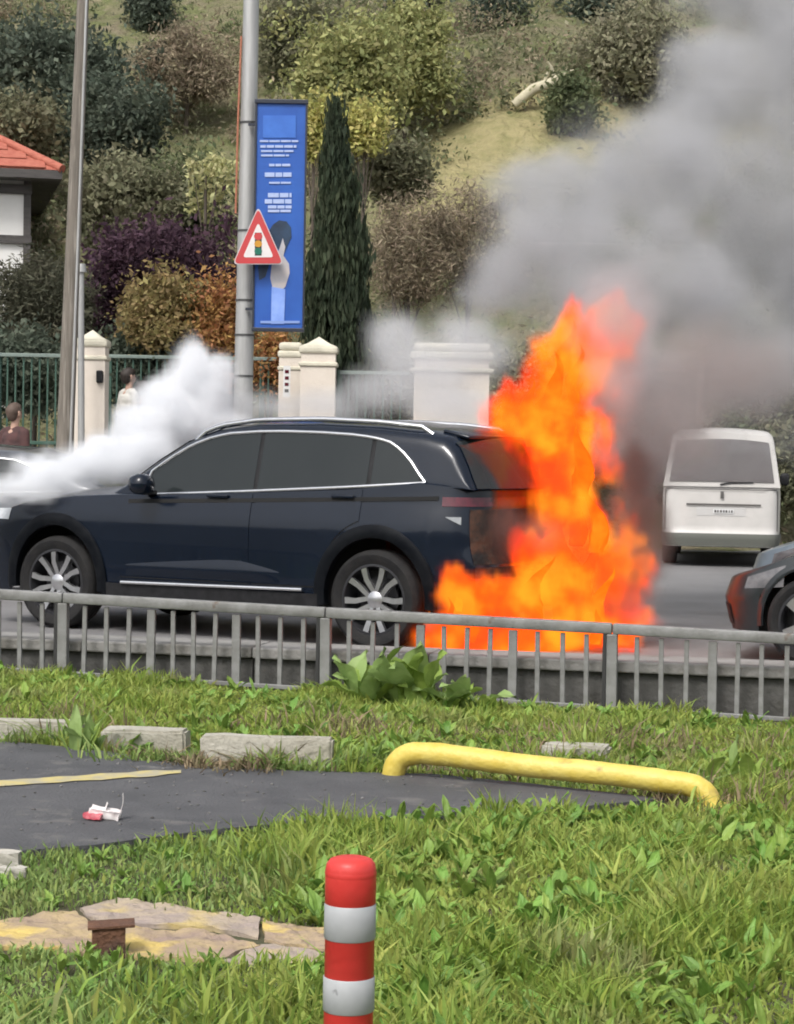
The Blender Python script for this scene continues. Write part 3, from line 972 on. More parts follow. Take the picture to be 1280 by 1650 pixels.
# ================================================================== STREET FURNITURE
# ---- pedestrian railing along the verge
M_rail = mat('galvanised_grey_paint', (0.25, 0.25, 0.245), 0.55, 0.2, col2=(0.17, 0.168, 0.16), scale=7, bump=0.15, bscale=50, col3=(0.12, 0.085, 0.06), c3=(0.66, 0.76), s3=9)
FB = -0.13
def fence_a(px):                                   # position along the fence line of a photo column
    lo, hi = -30.0, 30.0
    for _ in range(60):
        mid = (lo + hi) / 2
        p = rd(mid, FB, 0.1)
        d = ray(px, 1030)
        x = d.x / d.y
        if p.x / p.y < x: lo = mid
        else: hi = mid
    return lo
fz_top = lambda a: 0.424 - 0.0212 * a              # the rail falls to the right
fz_bot = lambda a: -0.083 - 0.0212 * a
fn = empty('railing', rd(0, FB, -0.1), 0, 'grey metal pedestrian railing between the grass verge and the road', 'railing')
def fpart(nm, me, a, b, z, tilt=0.0):
    o = link(nm, me, M_rail, fn)
    o.location = rd(a, FB + b, z) - fn.location
    o.rotation_euler = (0, tilt, ROAD_RZ)
    return o
px_posts = [102, 244, 381, 525, 678, 827, 987, 1149]
pa = [fence_a(x) for x in px_posts]
step = (pa[-1] - pa[0]) / (len(pa) - 1)
posts = [pa[0] - step * k for k in range(9, 0, -1)] + pa + [pa[-1] + step * k for k in range(1, 9)]
first_main = 9
pm_main = MB().box((0, 0, -.30), (.068, .06, .62), bevel=.006).mesh('post')
pm_thin = MB().box((0, 0, -.235), (.056, .03, .47), bevel=.004).mesh('post')
js_ = MB().box((0, 0, -.27), (.024, .05, .55), bevel=.003).mesh('gap_shadow')  # dark strip standing in for the shadow in the gap between panels
js_.materials.append(mat('gap_shadow_dark', (0.03, 0.03, 0.03), .8))
bal = MB().box((0, 0, -.245), (.030, .022, .50), bevel=.003).mesh('baluster')
for k, a in enumerate(posts):
    main = (k - first_main) % 3 == 0
    fpart('post', pm_main if main else pm_thin, a, 0, fz_top(a) - .045, rnd.uniform(-.008, .008))
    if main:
        o = fpart('gap_shadow', js_, a - .047, 0, fz_top(a) - .04)
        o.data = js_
    if k + 1 < len(posts):
        b = posts[k + 1]
        for j in (1, 2, 3):
            aa = a + (b - a) * j / 4 + rnd.uniform(-.006, .006)
            fpart('baluster', bal, aa, 0, fz_top(aa) - .05, rnd.uniform(-.015, .015))
tilt = math.atan(0.0212)
mains = [k for k in range(len(posts)) if (k - first_main) % 3 == 0]
ends = [0] + mains + [len(posts) - 1]
ends = sorted(set(ends))
for k0, k1 in zip(ends[:-1], ends[1:]):
    a0, a1 = posts[k0], posts[k1]
    am = (a0 + a1) / 2
    me = MB().box((0, 0, 0), (a1 - a0 - .004, .062, .07), bevel=.012).mesh('top_rail', 40)
    fpart('top_rail', me, am, 0, fz_top(am), tilt)
    me = MB().box((0, 0, 0), (a1 - a0 - .074, .034, .028), bevel=.004).mesh('bottom_rail')
    fpart('bottom_rail', me, am, -.004, fz_bot(am), tilt)

# ---- yellow bent pipe barrier
M_yel = mat('yellow_paint', (0.58, 0.44, 0.07), 0.5, col2=(0.64, 0.52, 0.13), scale=10, bump=0.25, bscale=45, col3=(0.30, 0.20, 0.07), c3=(0.64, 0.76), s3=8)
yl, yr = gv(628, 1252), gv(1152, 1300)
d = (yr - yl); d.z = 0; L = d.length; d.normalize()
def bend(p0, p1, p2, n=8):
    return [p0 * (1 - t) ** 2 + p1 * 2 * t * (1 - t) + p2 * t * t for t in [k / n for k in range(n + 1)]]
h1, h2 = 0.135, 0.095
zl, zr_ = vz(yl.x, yl.y), vz(yr.x, yr.y)
A = Vector((yl.x, yl.y, zl - .05)); A1 = Vector((yl.x, yl.y, zl + h1)) + d * .05
B = Vector((yr.x, yr.y, zr_ - .05)); B1 = Vector((yr.x, yr.y, zr_ + h2)) - d * .05
pts = [A, A + (A1 - A) * .35] + bend(A + (A1 - A) * .5, A1, A1 + (B1 - A1) * .10)
mid = [A1 + (B1 - A1) * t + Vector((0, 0, .003 * math.sin(t * 11))) for t in np.linspace(.14, .88, 22)]
pts += mid + bend(A1 + (B1 - A1) * .92, B1, B1 + (B - B1) * .5) + [B]
rs = [.055 + .004 * mnoise.noise((k * .6, 0, 4)) for k in range(len(pts))]
yb = empty('pipe_barrier', A, 0, 'bent yellow painted steel pipe barrier lying across the edge of the path', 'barrier')
o = MB().tube([p - A for p in pts], rs, 20).build('bent_pipe', M_yel, yb, smooth=50)
MB().lathe([(0, .062), (.085, .062), (.09, .056), (.09, .03)], 20).build('base_plate', M_yel, yb, smooth=40)
o = MB().lathe([(0, .062), (.085, .062), (.09, .056), (.09, .03)], 20).build('base_plate', M_yel, yb, smooth=40)
o.location = B - A

# ---- red and white bollard
M_red = mat('red_plastic', (0.62, 0.036, 0.032), 0.42, col2=(0.56, 0.045, 0.038), scale=5, bump=0.1, bscale=30, spec=0.4)
M_wht = mat('reflective_white', (0.42, 0.43, 0.44), 0.5, col2=(0.34, 0.35, 0.36), scale=6, col3=(0.12, 0.12, 0.12), c3=(0.64, 0.70), s3=16)
bt = at(566, 1380, 4.85)
zb_ = vz(bt.x, bt.y)
br = 0.0575
bo = empty('bollard', (bt.x, bt.y, zb_ - .02), 0, 'red plastic bollard with white reflective bands in the foreground grass', 'bollard')
H = bt.z - (zb_ - .02)
yz = lambda py: at(566, py, 4.85).z - (zb_ - .02)
cuts = [yz(1454), yz(1512), yz(1571), yz(1628), yz(1686), yz(1744)]
MB().lathe([(0, H), (br * .55, H - .001), (br * .82, H - .006), (br * .95, H - .016), (br, H - .030), (br, cuts[0] + .0), (br * .97, cuts[0] - .002), (br * .97, 0), (br * 1.6, 0), (br * 1.6, -.03)], 40).build('post', M_red, bo, smooth=50)
for i in range(0, 6, 2):
    MB().lathe([(br * .98, cuts[i] - .001), (br * 1.012, cuts[i] - .003), (br * 1.012, cuts[i + 1] + .003), (br * .98, cuts[i + 1] + .001)], 40).build('reflective_band', M_wht, bo, smooth=50)
MB().lathe([(br * 1.0, H - .031), (br * 1.012, H - .034), (br * 1.012, H - .040), (br * 1.0, H - .043)], 40).build('cap_ring', M_red, bo, smooth=50)

# ---- crumpled litter on the path
M_lit = mat('litter_card', (0.72, 0.70, 0.68), 0.6, col2=(0.62, 0.55, 0.54), scale=30)
M_litr = mat('litter_red', (0.45, 0.03, 0.06), 0.5, col2=(0.6, 0.2, 0.22), scale=30)
lp_ = gv(172, 1326)
li = empty('litter', (lp_.x, lp_.y, vz(lp_.x, lp_.y) + .016), math.radians(12), 'crumpled white and red paper carton lying on the asphalt path', 'litter')
def crumple(me, amp, seed):
    for v in me.vertices:
        v.co += Vector(mnoise.noise_vector(v.co * 40 + Vector((seed, 0, 0)))) * amp
def sub_box(size, n=6):
    bm = bmesh.new(); bmesh.ops.create_cube(bm, size=1.0)
    for v in bm.verts: v.co = Vector((v.co.x * size[0], v.co.y * size[1], v.co.z * size[2]))
    bmesh.ops.subdivide_edges(bm, edges=list(bm.edges), cuts=n, use_grid_fill=True)
    me = bpy.data.meshes.new('carton'); bm.to_mesh(me); bm.free()
    return me
me = sub_box((.125, .06, .032)); crumple(me, -.009, 1)
o = link('carton', me, M_lit, li); o.location = (-.005, 0, .026); o.rotation_euler = (.1, .12, -.3)
me = sub_box((.075, .05, .02)); crumple(me, .007, 5)
o = link('carton_end', me, M_litr, li); o.location = (-.055, -.022, .018); o.rotation_euler = (0, .1, -.5)
m = MB()
m.grid([[Vector((.055 + .012 * math.sin(v * 2.2) + .006 * u_, -.02 + .045 * u_, .03 + .075 * v)) for u_ in np.linspace(0, 1, 6)] for v in np.linspace(0, 1, 8)])
o = m.build('torn_flap', M_lit, li)
o.modifiers.new('thickness', 'SOLIDIFY').thickness = .002
m = MB()
m.grid([[Vector((-.01 + .012 * v, -.02 + .04 * u_, .035 + .035 * v)) for u_ in np.linspace(0, 1, 4)] for v in np.linspace(0, 1, 4)])
o = m.build('torn_flap', M_lit, li)
o.modifiers.new('thickness', 'SOLIDIFY').thickness = .002

# ---- broken concrete slab with rusty steel stub
M_slab = mat('ochre_concrete', (0.42, 0.32, 0.17), 0.9, col2=(0.27, 0.20, 0.16), scale=6, bump=1.0, bscale=18, col3=(0.55, 0.41, 0.13), c3=(0.50, 0.60), s3=4.5)
M_slab2 = mat('grey_concrete', (0.30, 0.245, 0.215), 0.9, col2=(0.38, 0.31, 0.22), scale=6, bump=1.0, bscale=18, col3=(0.48, 0.37, 0.15), c3=(.54, .66), s3=4)
slab = empty('concrete_slab', gv(260, 1500), 0, 'broken ochre stained concrete slab set in the grass left of the bollard', 'slab')
SLAB_PX = [(-260, 1508), (-60, 1486), (40, 1468), (100, 1456), (190, 1442), (255, 1452), (330, 1464), (430, 1476), (540, 1492), (640, 1508), (600, 1544), (520, 1554), (430, 1553), (330, 1544), (170, 1532), (60, 1523), (-60, 1520), (-260, 1543)]
SLAB_XY = np.array([(gv(*p).x, gv(*p).y) for p in SLAB_PX])
def slab_piece(pxs, name, m, top, seed):
    P = [gv(*p) for p in pxs]
    bm = bmesh.new()
    vs = [bm.verts.new((p.x, p.y, vz(p.x, p.y) + top)) for p in P]
    f = bm.faces.new(vs)
    if f.normal.z < 0: f.normal_flip()
    r = bmesh.ops.extrude_face_region(bm, geom=[f])
    for v in [g for g in r['geom'] if isinstance(g, bmesh.types.BMVert)]:
        v.co.z += 0.0
    for v in vs: v.co.z -= .09
    bmesh.ops.triangulate(bm, faces=list(bm.faces))
    for _ in range(5):
        bmesh.ops.subdivide_edges(bm, edges=[e for e in bm.edges if e.calc_length() > .035], cuts=1)
        bmesh.ops.triangulate(bm, faces=[f for f in bm.faces if len(f.verts) > 3])
    bmesh.ops.triangulate(bm, faces=[f for f in bm.faces if len(f.verts) > 4])
    for v in bm.verts:
        v.co.z += .010 * mnoise.noise((v.co.x * 6, v.co.y * 6, seed)) + .009 * mnoise.noise((v.co.x * 15, v.co.y * 15, seed)) + .007 * mnoise.noise((v.co.x * 40, v.co.y * 40, seed))
        v.co.x += .012 * mnoise.noise((v.co.x * 9, v.co.y * 9, seed + 5))
    bmesh.ops.recalc_face_normals(bm, faces=bm.faces)
    me = bpy.data.meshes.new(name); bm.to_mesh(me); bm.free()
    o = link(name, me, m, slab)
    o.location = -slab.location
    return o
slab_piece([(-260, 1510), (-60, 1486), (40, 1470), (120, 1460), (150, 1486), (330, 1494), (420, 1520), (330, 1542), (170, 1531), (60, 1522), (-60, 1519), (-260, 1542)], 'slab_piece', M_slab, -.009, 1)
slab_piece([(190, 1442), (255, 1452), (330, 1464), (420, 1476), (415, 1504), (340, 1490), (158, 1482), (128, 1458)], 'slab_piece', M_slab2, -.008, 1)
slab_piece([(424, 1478), (540, 1492), (640, 1508), (620, 1528), (520, 1523), (424, 1508)], 'slab_piece', M_slab, -.010, 1)
slab_piece([(430, 1514), (520, 1528), (615, 1534), (590, 1546), (520, 1554), (430, 1553), (350, 1544)], 'slab_piece', M_slab2, -.011, 1)
M_rust = mat('rusty_steel', (0.10, 0.045, 0.025), 0.85, col2=(0.16, 0.075, 0.04), scale=14, bump=0.6, bscale=60, col3=(0.05, 0.03, 0.025), c3=(.5, .65), s3=6)
st = gv(175, 1528)
zs = vz(st.x, st.y) - .012
sb = empty('steel_stub', (st.x, st.y, zs), math.radians(8), 'short rusty square steel stub standing on the ochre concrete slab', 'metal stub')
MB().box((0, 0, .035), (.105, .09, .10), bevel=.004).build('tube_section', M_rust, sb)
MB().box((.008, 0, .089), (.148, .105, .009), rot=Matrix.Rotation(math.radians(-3), 3, 'Y'), bevel=.002).build('cap_plate', M_rust, sb)

# ---- broken kerb on the far side of the path
kb = empty('kerb', gv(300, 1220), kind='structure')
def kerb_piece(x0, y0, x1, y1, hpx, dep, tiltx=0.0):
    p, q = gv(x0, y0), gv(x1, y1)
    e = q - p; e.z = 0
    Ln = e.length
    h = hpx / FPX * p.y
    bm = bmesh.new(); bmesh.ops.create_cube(bm, size=1.0)
    for v in bm.verts: v.co = Vector((v.co.x * Ln, v.co.y * dep, v.co.z * (h + .1)))
    bmesh.ops.bevel(bm, geom=list(bm.edges), offset=.014, segments=2, affect='EDGES')
    bmesh.ops.subdivide_edges(bm, edges=[ed for ed in bm.edges if ed.calc_length() > .1], cuts=5, use_grid_fill=True)
    for v in bm.verts:
        v.co += Vector(mnoise.noise_vector(v.co * 7 + Vector((x0, 0, 0)))) * .010
    me = bpy.data.meshes.new('kerb_stone'); bm.to_mesh(me); bm.free()
    o = link('kerb_stone', me, M_dirty, kb)
    c = (p + q) / 2
    o.location = Vector((c.x, c.y + dep / 2, vz(c.x, c.y) + (h - .1) / 2)) - kb.location
    o.rotation_euler = (tiltx, 0, math.atan2(e.y, e.x))
kerb_piece(-330, 1184, -90, 1190, 30, .14)
kerb_piece(-80, 1190, 132, 1198, 32, .14)
kerb_piece(166, 1206, 300, 1214, 34, .14, .05)
kerb_piece(322, 1232, 536, 1242, 48, .16, -.06)
kerb_piece(880, 1222, 985, 1230, 24, .16)
M_stone = mat('pale_stone', (0.45, 0.43, 0.38), 0.9, col2=(0.36, 0.34, 0.29), scale=14, bump=.6, bscale=30)
for (x, y, s_, lab) in ((18, 1412, .05, 'small pale stone in the grass below the near edge of the path'), (-2, 1392, .07, 'flat pale stone at the left edge where path meets grass')):
    me = sub_box((s_ * 2.2, s_ * 1.1, s_ * .8), 3); crumple(me, .012, x)
    p = gv(x, y)
    o = link('stone', me, M_stone); o.location = (p.x, p.y, vz(p.x, p.y) + s_ * .25)
    tag(o, lab, 'stone', 'stones by the path')

# ---- lamp column with banner and warning sign
M_gal = mat('galvanised_steel', (0.44, 0.44, 0.43), 0.5, 0.45, col2=(0.36, 0.36, 0.35), scale=3, stretch=(6, 6, .6), bump=0.1, bscale=20)
M_band = mat('dark_band', (0.06, 0.06, 0.06), 0.6)
YP = 26.0
lb = at(391, 700, YP)
lpx = lambda py: at(391 + (700 - py) * 13 / 640 * 1.0 - 0, py, YP)
top_w = lpx(-260)
lc = empty('lamp_column', (lb.x, lb.y, .128), 0, 'tall grey steel lamp column carrying the blue banner and the triangular sign', 'lamp post')
P, r = [], []
for py in np.linspace(955, -260, 20):
    q = lpx(py)
    P.append(q - lc.location); r.append(16.5 / FPX * YP - (955 - py) / 1215 * 4.8 / FPX * YP)
P[0].z = 0.0
MB().tube(P, r, 24).build('shaft', M_gal, lc, smooth=50)
for py in (198, 372, 484, 540, 606):
    q = lpx(py) - lc.location
    k = min(range(20), key=lambda i: abs(P[i].z - q.z))
    MB().tube([q - Vector((0, 0, .012)), q + Vector((0, 0, .012))], r[k] + .008, 24).build('strap', M_band, lc, smooth=50)
MB().tube([P[-1], P[-1] + Vector((0.1, -.2, .35)), P[-1] + Vector((.3, -1.2, .6))], [.06, .05, .045], 12).build('lamp_arm', M_gal, lc, smooth=50)
MB().box(P[-1] + Vector((.33, -1.55, .6)), (.28, .7, .12), bevel=.03).build('lamp_head', M_gal, lc, smooth=50)
q0, q1 = lpx(60) - lc.location, lpx(345) - lc.location
MB().tube([q0 + Vector((-.105, -.06, 0)), q0 * .5 + q1 * .5 + Vector((-.125, -.06, 0)), q1 + Vector((-.13, -.06, 0))], .012, 8).build('orange_cable', mat('orange_cable', (0.38, 0.14, 0.08), 0.6), lc)

M_ban = mat('banner_blue', (0.015, 0.075, 0.34), 0.45, col2=(0.022, 0.11, 0.43), scale=1.6, contrast=(.3, .7))
M_ban2 = mat('banner_light_blue', (0.045, 0.16, 0.55), 0.45, col2=(0.035, 0.13, 0.48), scale=5)
M_ink = mat('banner_text', (0.40, 0.48, 0.70), 0.5, col2=(0.33, 0.42, 0.66), scale=20)
M_paleb = mat('banner_sleeve', (0.25, 0.38, 0.78), 0.5, col2=(0.18, 0.30, 0.70), scale=6)
M_hair = mat('banner_dark', (0.012, 0.025, 0.05), 0.5, col2=(0.02, 0.05, 0.10), scale=6)
M_frame = mat('banner_frame', (0.035, 0.04, 0.055), 0.4, 0.3)
YB = 25.82
b00, b11 = at(415, 166, YB), at(487, 529, YB)
bw, bh = b11.x - b00.x, b00.z - b11.z
bn = empty('banner', (b00.x, YB, b11.z), 0, 'tall narrow blue advertising banner with pale text mounted on the lamp column', 'banner')
def bq(px, py):                                   # banner local x, z from photo pixels
    q = at(px, py, YB)
    return q.x - b00.x, q.z - b11.z
MB().box((bw / 2, .03, bh / 2), (bw, .05, bh)).build('panel', M_ban, bn)
MB().box((bw / 2, .02, bh + .022), (bw + .06, .09, .05), bevel=.006).build('frame_bar', M_frame, bn)
MB().box((bw / 2, .02, -.022), (bw + .05, .08, .045), bevel=.006).build('frame_bar', M_frame, bn)
MB().box((-.012, .02, bh / 2), (.022, .07, bh - .004)).build('frame_side', M_frame, bn)
MB().box((bw + .012, .02, bh / 2), (.022, .07, bh - .004)).build('frame_side', M_frame, bn)
def bprint(name, pxs, m, d=.004):
    P = [bq(*p) for p in pxs]
    if sum((P[i][0] * P[(i + 1) % len(P)][1] - P[(i + 1) % len(P)][0] * P[i][1]) for i in range(len(P))) < 0: P = P[::-1]
    MX = Matrix(((1, 0, 0, 0), (0, 0, -1, 0), (0, 1, 0, 0), (0, 0, 0, 1)))
    MB().prism(P, -.004, d, MX).build(name, m, bn)
bprint('logo_panel', [(424, 186), (477, 186), (477, 222), (424, 222)], M_ban2)
for (x0, y0, x1, y1) in ((419, 226, 481, 229), (420, 234, 478, 238), (421, 242, 477, 245), (421, 249, 466, 252), (434, 264, 468, 268), (427, 278, 470, 285), (434, 293, 469, 296),
                         (432, 311, 470, 318), (427, 321, 470, 328), (432, 331, 470, 336), (432, 338, 470, 342)):
    # broken up into words
    x = x0
    rr = random.Random(int(x0 * 7 + y0))
    while x < x1 - 3:
        w = min(rr.uniform(8, 19), x1 - x)
        bprint('text_word', [(x, y0), (x + w, y0), (x + w, y1), (x, y1)], M_ink, .005)
        x += w + 1.5
def oval(cx, cy, rx, ry, n=20, ph=0.0):
    return [(cx + rx * math.cos(2 * PI * k / n + ph), cy + ry * math.sin(2 * PI * k / n)) for k in range(n)]
bprint('dark_figure', [(440, 362), (450, 355), (462, 357), (469, 366), (470, 382), (464, 394), (458, 408), (448, 400), (436, 420), (428, 446), (418, 452), (416, 430), (424, 400), (432, 375)], M_hair, .0045)
bprint('pale_hand', [(438, 428), (450, 402), (456, 384), (460, 398), (457, 412), (466, 425), (467, 440), (460, 462), (452, 470), (440, 466), (436, 448)], mat('banner_skin', (0.52, 0.47, 0.45), 0.5, col2=(0.42, 0.42, 0.46), scale=9), .0055)
bprint('sleeve', [(438, 462), (460, 466), (458, 522), (437, 522)], M_paleb, .006)
bprint('bottom_line', [(420, 517), (483, 517), (483, 521), (420, 521)], mat('banner_line', (0.2, 0.3, 0.6), .5), .0065)
for z in (bh - .25, .22):
    MB().box((-.055, .03, z), (.10, .03, .03)).build('bracket', M_frame, bn)

YS = 25.66
sg = empty('warning_sign', at(416, 430, YS), 0, 'red bordered triangular traffic light warning sign in front of the blue banner', 'traffic sign')
def sq(px, py):
    q = at(px, py, YS) - sg.location
    return q.x, q.z
def tri(s, cx=416.5, cy=398):
    out = []
    for (x, y) in ((416.5, 332), (458, 426), (375, 426)):
        out.append((cx + (x - cx) * s, cy + (y - cy) * s))
    return out
def rounded(pxs, k=.10):
    out = []
    n = len(pxs)
    for i in range(n):
        a, b, c_ = Vector(pxs[i - 1]), Vector(pxs[i]), Vector(pxs[(i + 1) % n])
        p, q = b + (a - b) * k, b + (c_ - b) * k
        out += [tuple(p * (1 - t) ** 2 + b * 2 * t * (1 - t) + q * t * t) for t in (0, .25, .5, .75, 1)]
    return out
MX = Matrix(((1, 0, 0, 0), (0, 0, -1, 0), (0, 1, 0, 0), (0, 0, 0, 1)))
def splate(name, pxs, m, d0, d1, parent=None):
    P = [sq(*p) for p in pxs]
    if sum((P[i][0] * P[(i + 1) % len(P)][1] - P[(i + 1) % len(P)][0] * P[i][1]) for i in range(len(P))) < 0: P = P[::-1]
    return MB().prism(P, d0, d1, MX).build(name, m, parent or sg)
M_sred = mat('sign_red', (0.52, 0.045, 0.05), 0.4, col2=(0.46, 0.06, 0.06), scale=8)
M_swht = mat('sign_white', (0.72, 0.69, 0.67), 0.45, col2=(0.66, 0.62, 0.6), scale=8)
splate('edge_plate', rounded(tri(1.0)), mat('sign_edge', (0.55, 0.5, 0.5), 0.5), 0, .006)
splate('border', rounded(tri(.95)), M_sred, .006, .010)
splate('face', rounded(tri(.60)), M_swht, .010, .013)
splate('lamp_housing', [(411, 375), (422, 375), (422, 412), (411, 412)], mat('sign_black', (0.03, 0.03, 0.03), .5), .013, .0145)
splate('red_lamp', oval(416.5, 381, 6.8, 6.0), M_sred, .0145, .017)
splate('amber_lamp', oval(416.5, 393, 6.2, 5.4), mat('sign_amber', (0.55, 0.27, 0.03), .4), .0145, .017)
splate('green_lamp', oval(416.5, 405, 6.2, 5.6), mat('sign_green', (0.01, 0.14, 0.09), .4), .0145, .017)
q = sq(405, 400)
MB().box((q[0] - .03, .11, q[1]), (.06, .22, .05)).build('bracket', M_gal, sg)

# ---- utility pole (leans to the right) and slim metal pole behind it
M_wood = mat('weathered_wood', (0.20, 0.175, 0.145), 0.85, col2=(0.13, 0.115, 0.095), scale=4, stretch=(10, 10, .5), bump=.5, bscale=14, col3=(0.30, 0.27, 0.23), c3=(.55, .7), s3=3)
YU = 27.0
b0, b1 = at(102, 745, YU), at(139, -120, YU)
up = empty('utility_pole', (b0.x, YU, .128), 0, 'weathered brown timber utility pole leaning right beside the left gate pillar', 'pole')
b0 = at(98, 905, YU); b0.z = .128
pts = [b0 + (b1 - b0) * t - up.location for t in np.linspace(0, 1, 14)]
MB().tube(pts, [.118 - .05 * t for t in np.linspace(0, 1, 14)], 18).build('shaft', M_wood, up, smooth=50)
MB().tube([pts[0] + Vector((.085, -.09, 0)), pts[6] + Vector((.07, -.075, 0)), pts[13] + Vector((.045, -.05, 0))], .018, 8).build('cable_guard', M_gal, up, smooth=50)
q = pts[-1]
MB().box(q + Vector((0, -.08, -.25)), (1.5, .10, .12)).build('cross_arm', M_wood, up)
s0, s1 = at(131, 905, 29.2), at(131, 436, 29.2); s0.z = .128
sp2 = empty('slim_pole', s0, 0, 'slim grey metal pole just right of the timber utility pole', 'pole')
MB().tube([Vector((0, 0, 0)), s1 - s0], [.05, .04], 12).build('shaft', M_gal, sp2, smooth=50)
MB().tube([s1 - s0 - Vector((0, 0, .02)), s1 - s0 + Vector((0, 0, .09))], [.075, .06], 12).build('lamp_cap', M_gal, sp2, smooth=50)

# ---- gate pillars and wall block
M_stucco = mat('cream_stucco', (0.70, 0.63, 0.545), 0.85, col2=(0.64, 0.57, 0.49), scale=2.5, bump=.25, bscale=40, col3=(0.50, 0.44, 0.37), c3=(.62, .8), s3=1.6)
M_trimst = mat('pale_cornice', (0.66, 0.62, 0.50), 0.85, col2=(0.52, 0.49, 0.39), scale=4, bump=.3, bscale=40)
def pillar(x0, x1, ytop, Y, label, depth=None, peak=True, lampx=None, capk=1.0):
    c, e = at((x0 + x1) / 2, ytop, Y), at(x1, ytop, Y)
    hw = abs(e.x - c.x)
    dp = depth or hw
    zt = c.z
    r = empty('gate_pillar', (c.x, Y + dp, .128), 0, label, 'pillar', 'gate pillars along the far pavement')
    H = zt - .128
    MB().box((0, 0, (H - .42) / 2), (2 * hw * .90, 2 * dp * .90, H - .42), bevel=.01).build('shaft', M_stucco, r)
    m = MB()
    m.box((0, 0, H - .39), (2 * hw, 2 * dp, .055), bevel=.015)
    m.build('necking', M_trimst, r)
    MB().box((0, 0, H - .30), (2 * hw * .88, 2 * dp * .88, .13)).build('frieze', M_stucco, r)
    m = MB()
    m.box((0, 0, H - .19), (2 * hw * 1.0, 2 * dp * 1.0, .10), bevel=.03)
    m.build('cornice', M_trimst, r)
    a, b = hw * .92, dp * .92
    m = MB()
    if peak:
        m.add([(-a, -b, H - .14), (a, -b, H - .14), (a, b, H - .14), (-a, b, H - .14), (-a * .62, -b * .62, H - .10), (a * .62, -b * .62, H - .10), (a * .62, b * .62, H - .10), (-a * .62, b * .62, H - .10), (0, 0, H)],
              [(3, 2, 1, 0), (0, 1, 5, 4), (1, 2, 6, 5), (2, 3, 7, 6), (3, 0, 4, 7), (4, 5, 8), (5, 6, 8), (6, 7, 8), (7, 4, 8)])
    else:
        m.box((0, 0, H - .08), (2 * a, 2 * b, .12), bevel=.045)
    m.build('cap', M_trimst, r)
    if lampx is not None:
        q = at(lampx, 607, Y)
        lz = q.z - .128
        lx = q.x - c.x
        MB().box((lx, -dp * .9 - .03, lz), (.09, .08, .17), bevel=.02).build('wall_lamp', M_blackpl, r)
    return r
pillar(119, 173, 530, 29.6, 'cream gate pillar with pointed cap beside the utility pole', lampx=161)
pillar(448, 489, 549, 31.0, 'narrow cream gate pillar just right of the lamp column', peak=False)
pillar(482, 545, 541, 30.0, 'wider cream gate pillar left of the cypress', peak=True)
# lettering plaque on the narrow pillar
wbk = pillar(662, 797, 550, 29.5, 'broad cream wall block in thin smoke above the car roof', depth=.35, peak=False)
nq = at(468, 600, 30.6)
pq = empty('wall_plaque', at(462, 640, 30.62), 0, 'slim white plaque with dark characters on the narrow gate pillar', 'plaque')
MB().box((0, 0, .22), (.10, .02, .44)).build('plate', M_plate, pq)
for k in range(4):
    MB().box((0, -.013, .09 + k * .09), (.055, .006, .045)).build('character', M_redlens if k else M_vdk, pq)

# ---- green railing between the pillars
M_green = mat('green_metal', (0.035, 0.085, 0.06), 0.55, 0.2, col2=(0.05, 0.10, 0.075), scale=5, bump=.1)
M_greyg = mat('grey_green_rail', (0.20, 0.25, 0.22), 0.5, 0.2, col2=(0.16, 0.2, 0.18), scale=5)
def bars(x0, x1, Y, ytop, label, sp=.11):
    p, q = at(x0, ytop, Y), at(x1, ytop, Y)
    r = empty('metal_fence', (p.x, Y, .128), 0, label, 'fence', 'green metal fences between the pillars')
    H, Lx = p.z - .128, q.x - p.x
    for z in (H, H * .52, .15):
        MB().box((Lx / 2, 0, z), (Lx, .05, .05), bevel=.006).build('rail', M_greyg if z == H else M_green, r)
    me = MB().box((0, 0, 0), (.022, .022, H - .07)).mesh('bar')
    n = int(Lx / sp)
    for k in range(1, n):
        o = link('bar', me, M_green, r); o.location = (k * Lx / n, .03, H / 2 + .03)
    me2 = MB().box((0, 0, 0), (.07, .07, H + .04), bevel=.005).mesh('post')
    for k in range(0, int(Lx / 2.2) + 1):
        o = link('post', me2, M_green, r); o.location = (min(Lx, k * 2.2), .08, H / 2 + .01)
bars(-260, 116, 29.9, 567, 'grey green metal fence left of the timber utility pole')
bars(176, 446, 31.3, 574, 'dark green metal fence behind the hood smoke')
bars(548, 660, 30.3, 600, 'dark green metal fence between cypress and wall block')

# ---- house with red roof
M_hw = mat('house_render', (0.72, 0.71, 0.685), 0.85, col2=(0.66, 0.65, 0.62), scale=1.2, bump=.15, bscale=30)
M_beam = mat('dark_timber', (0.055, 0.05, 0.048), 0.8, col2=(0.09, 0.083, 0.078), scale=3, stretch=(1, 1, 8), bump=.3)
M_tile = mat('red_roof_tile', (0.32, 0.085, 0.055), 0.8, col2=(0.40, 0.13, 0.085), scale=8, bump=.4, bscale=20)
YH = 36.5
wr = at(46, 460, YH)
e0, e1 = at(97, 274, YH), at(46, 292, YH)
hs = empty('house', (wr.x - 4.0, YH + 3.5, 0.0), 0, 'white timber framed house with a red tiled hip roof at the left edge', 'house')
HX, HY = 4.0, 3.5
zt = e1.z
MB().box((0, 0, zt / 2 + .3), (2 * HX, 2 * HY, zt - .6 + 0.6)).build('wall', M_hw, hs)
for (py0, py1) in ((298, 313), (380, 393)):
    a, b = at(20, py0, YH).z, at(20, py1, YH).z
    MB().box((0, -HY - .02, (a + b) / 2), (2 * HX + .08, .10, a - b)).build('timber_beam', M_beam, hs)
for k in range(3):
    MB().box((HX - .035 - k * 2.4, -HY - .012, zt / 2 + .3), (.12, .08, zt)).build('timber_post', M_beam, hs)
ov = e0.x - wr.x
ez = e0.z - .05
hx, hy = HX + ov, HY + ov
rise = (at(0, 236, YH + 1.0).z - ez)
slope = rise / ((e0.x - at(0, 236, YH).x) * .95)
tz = ez + slope * hy
m = MB()
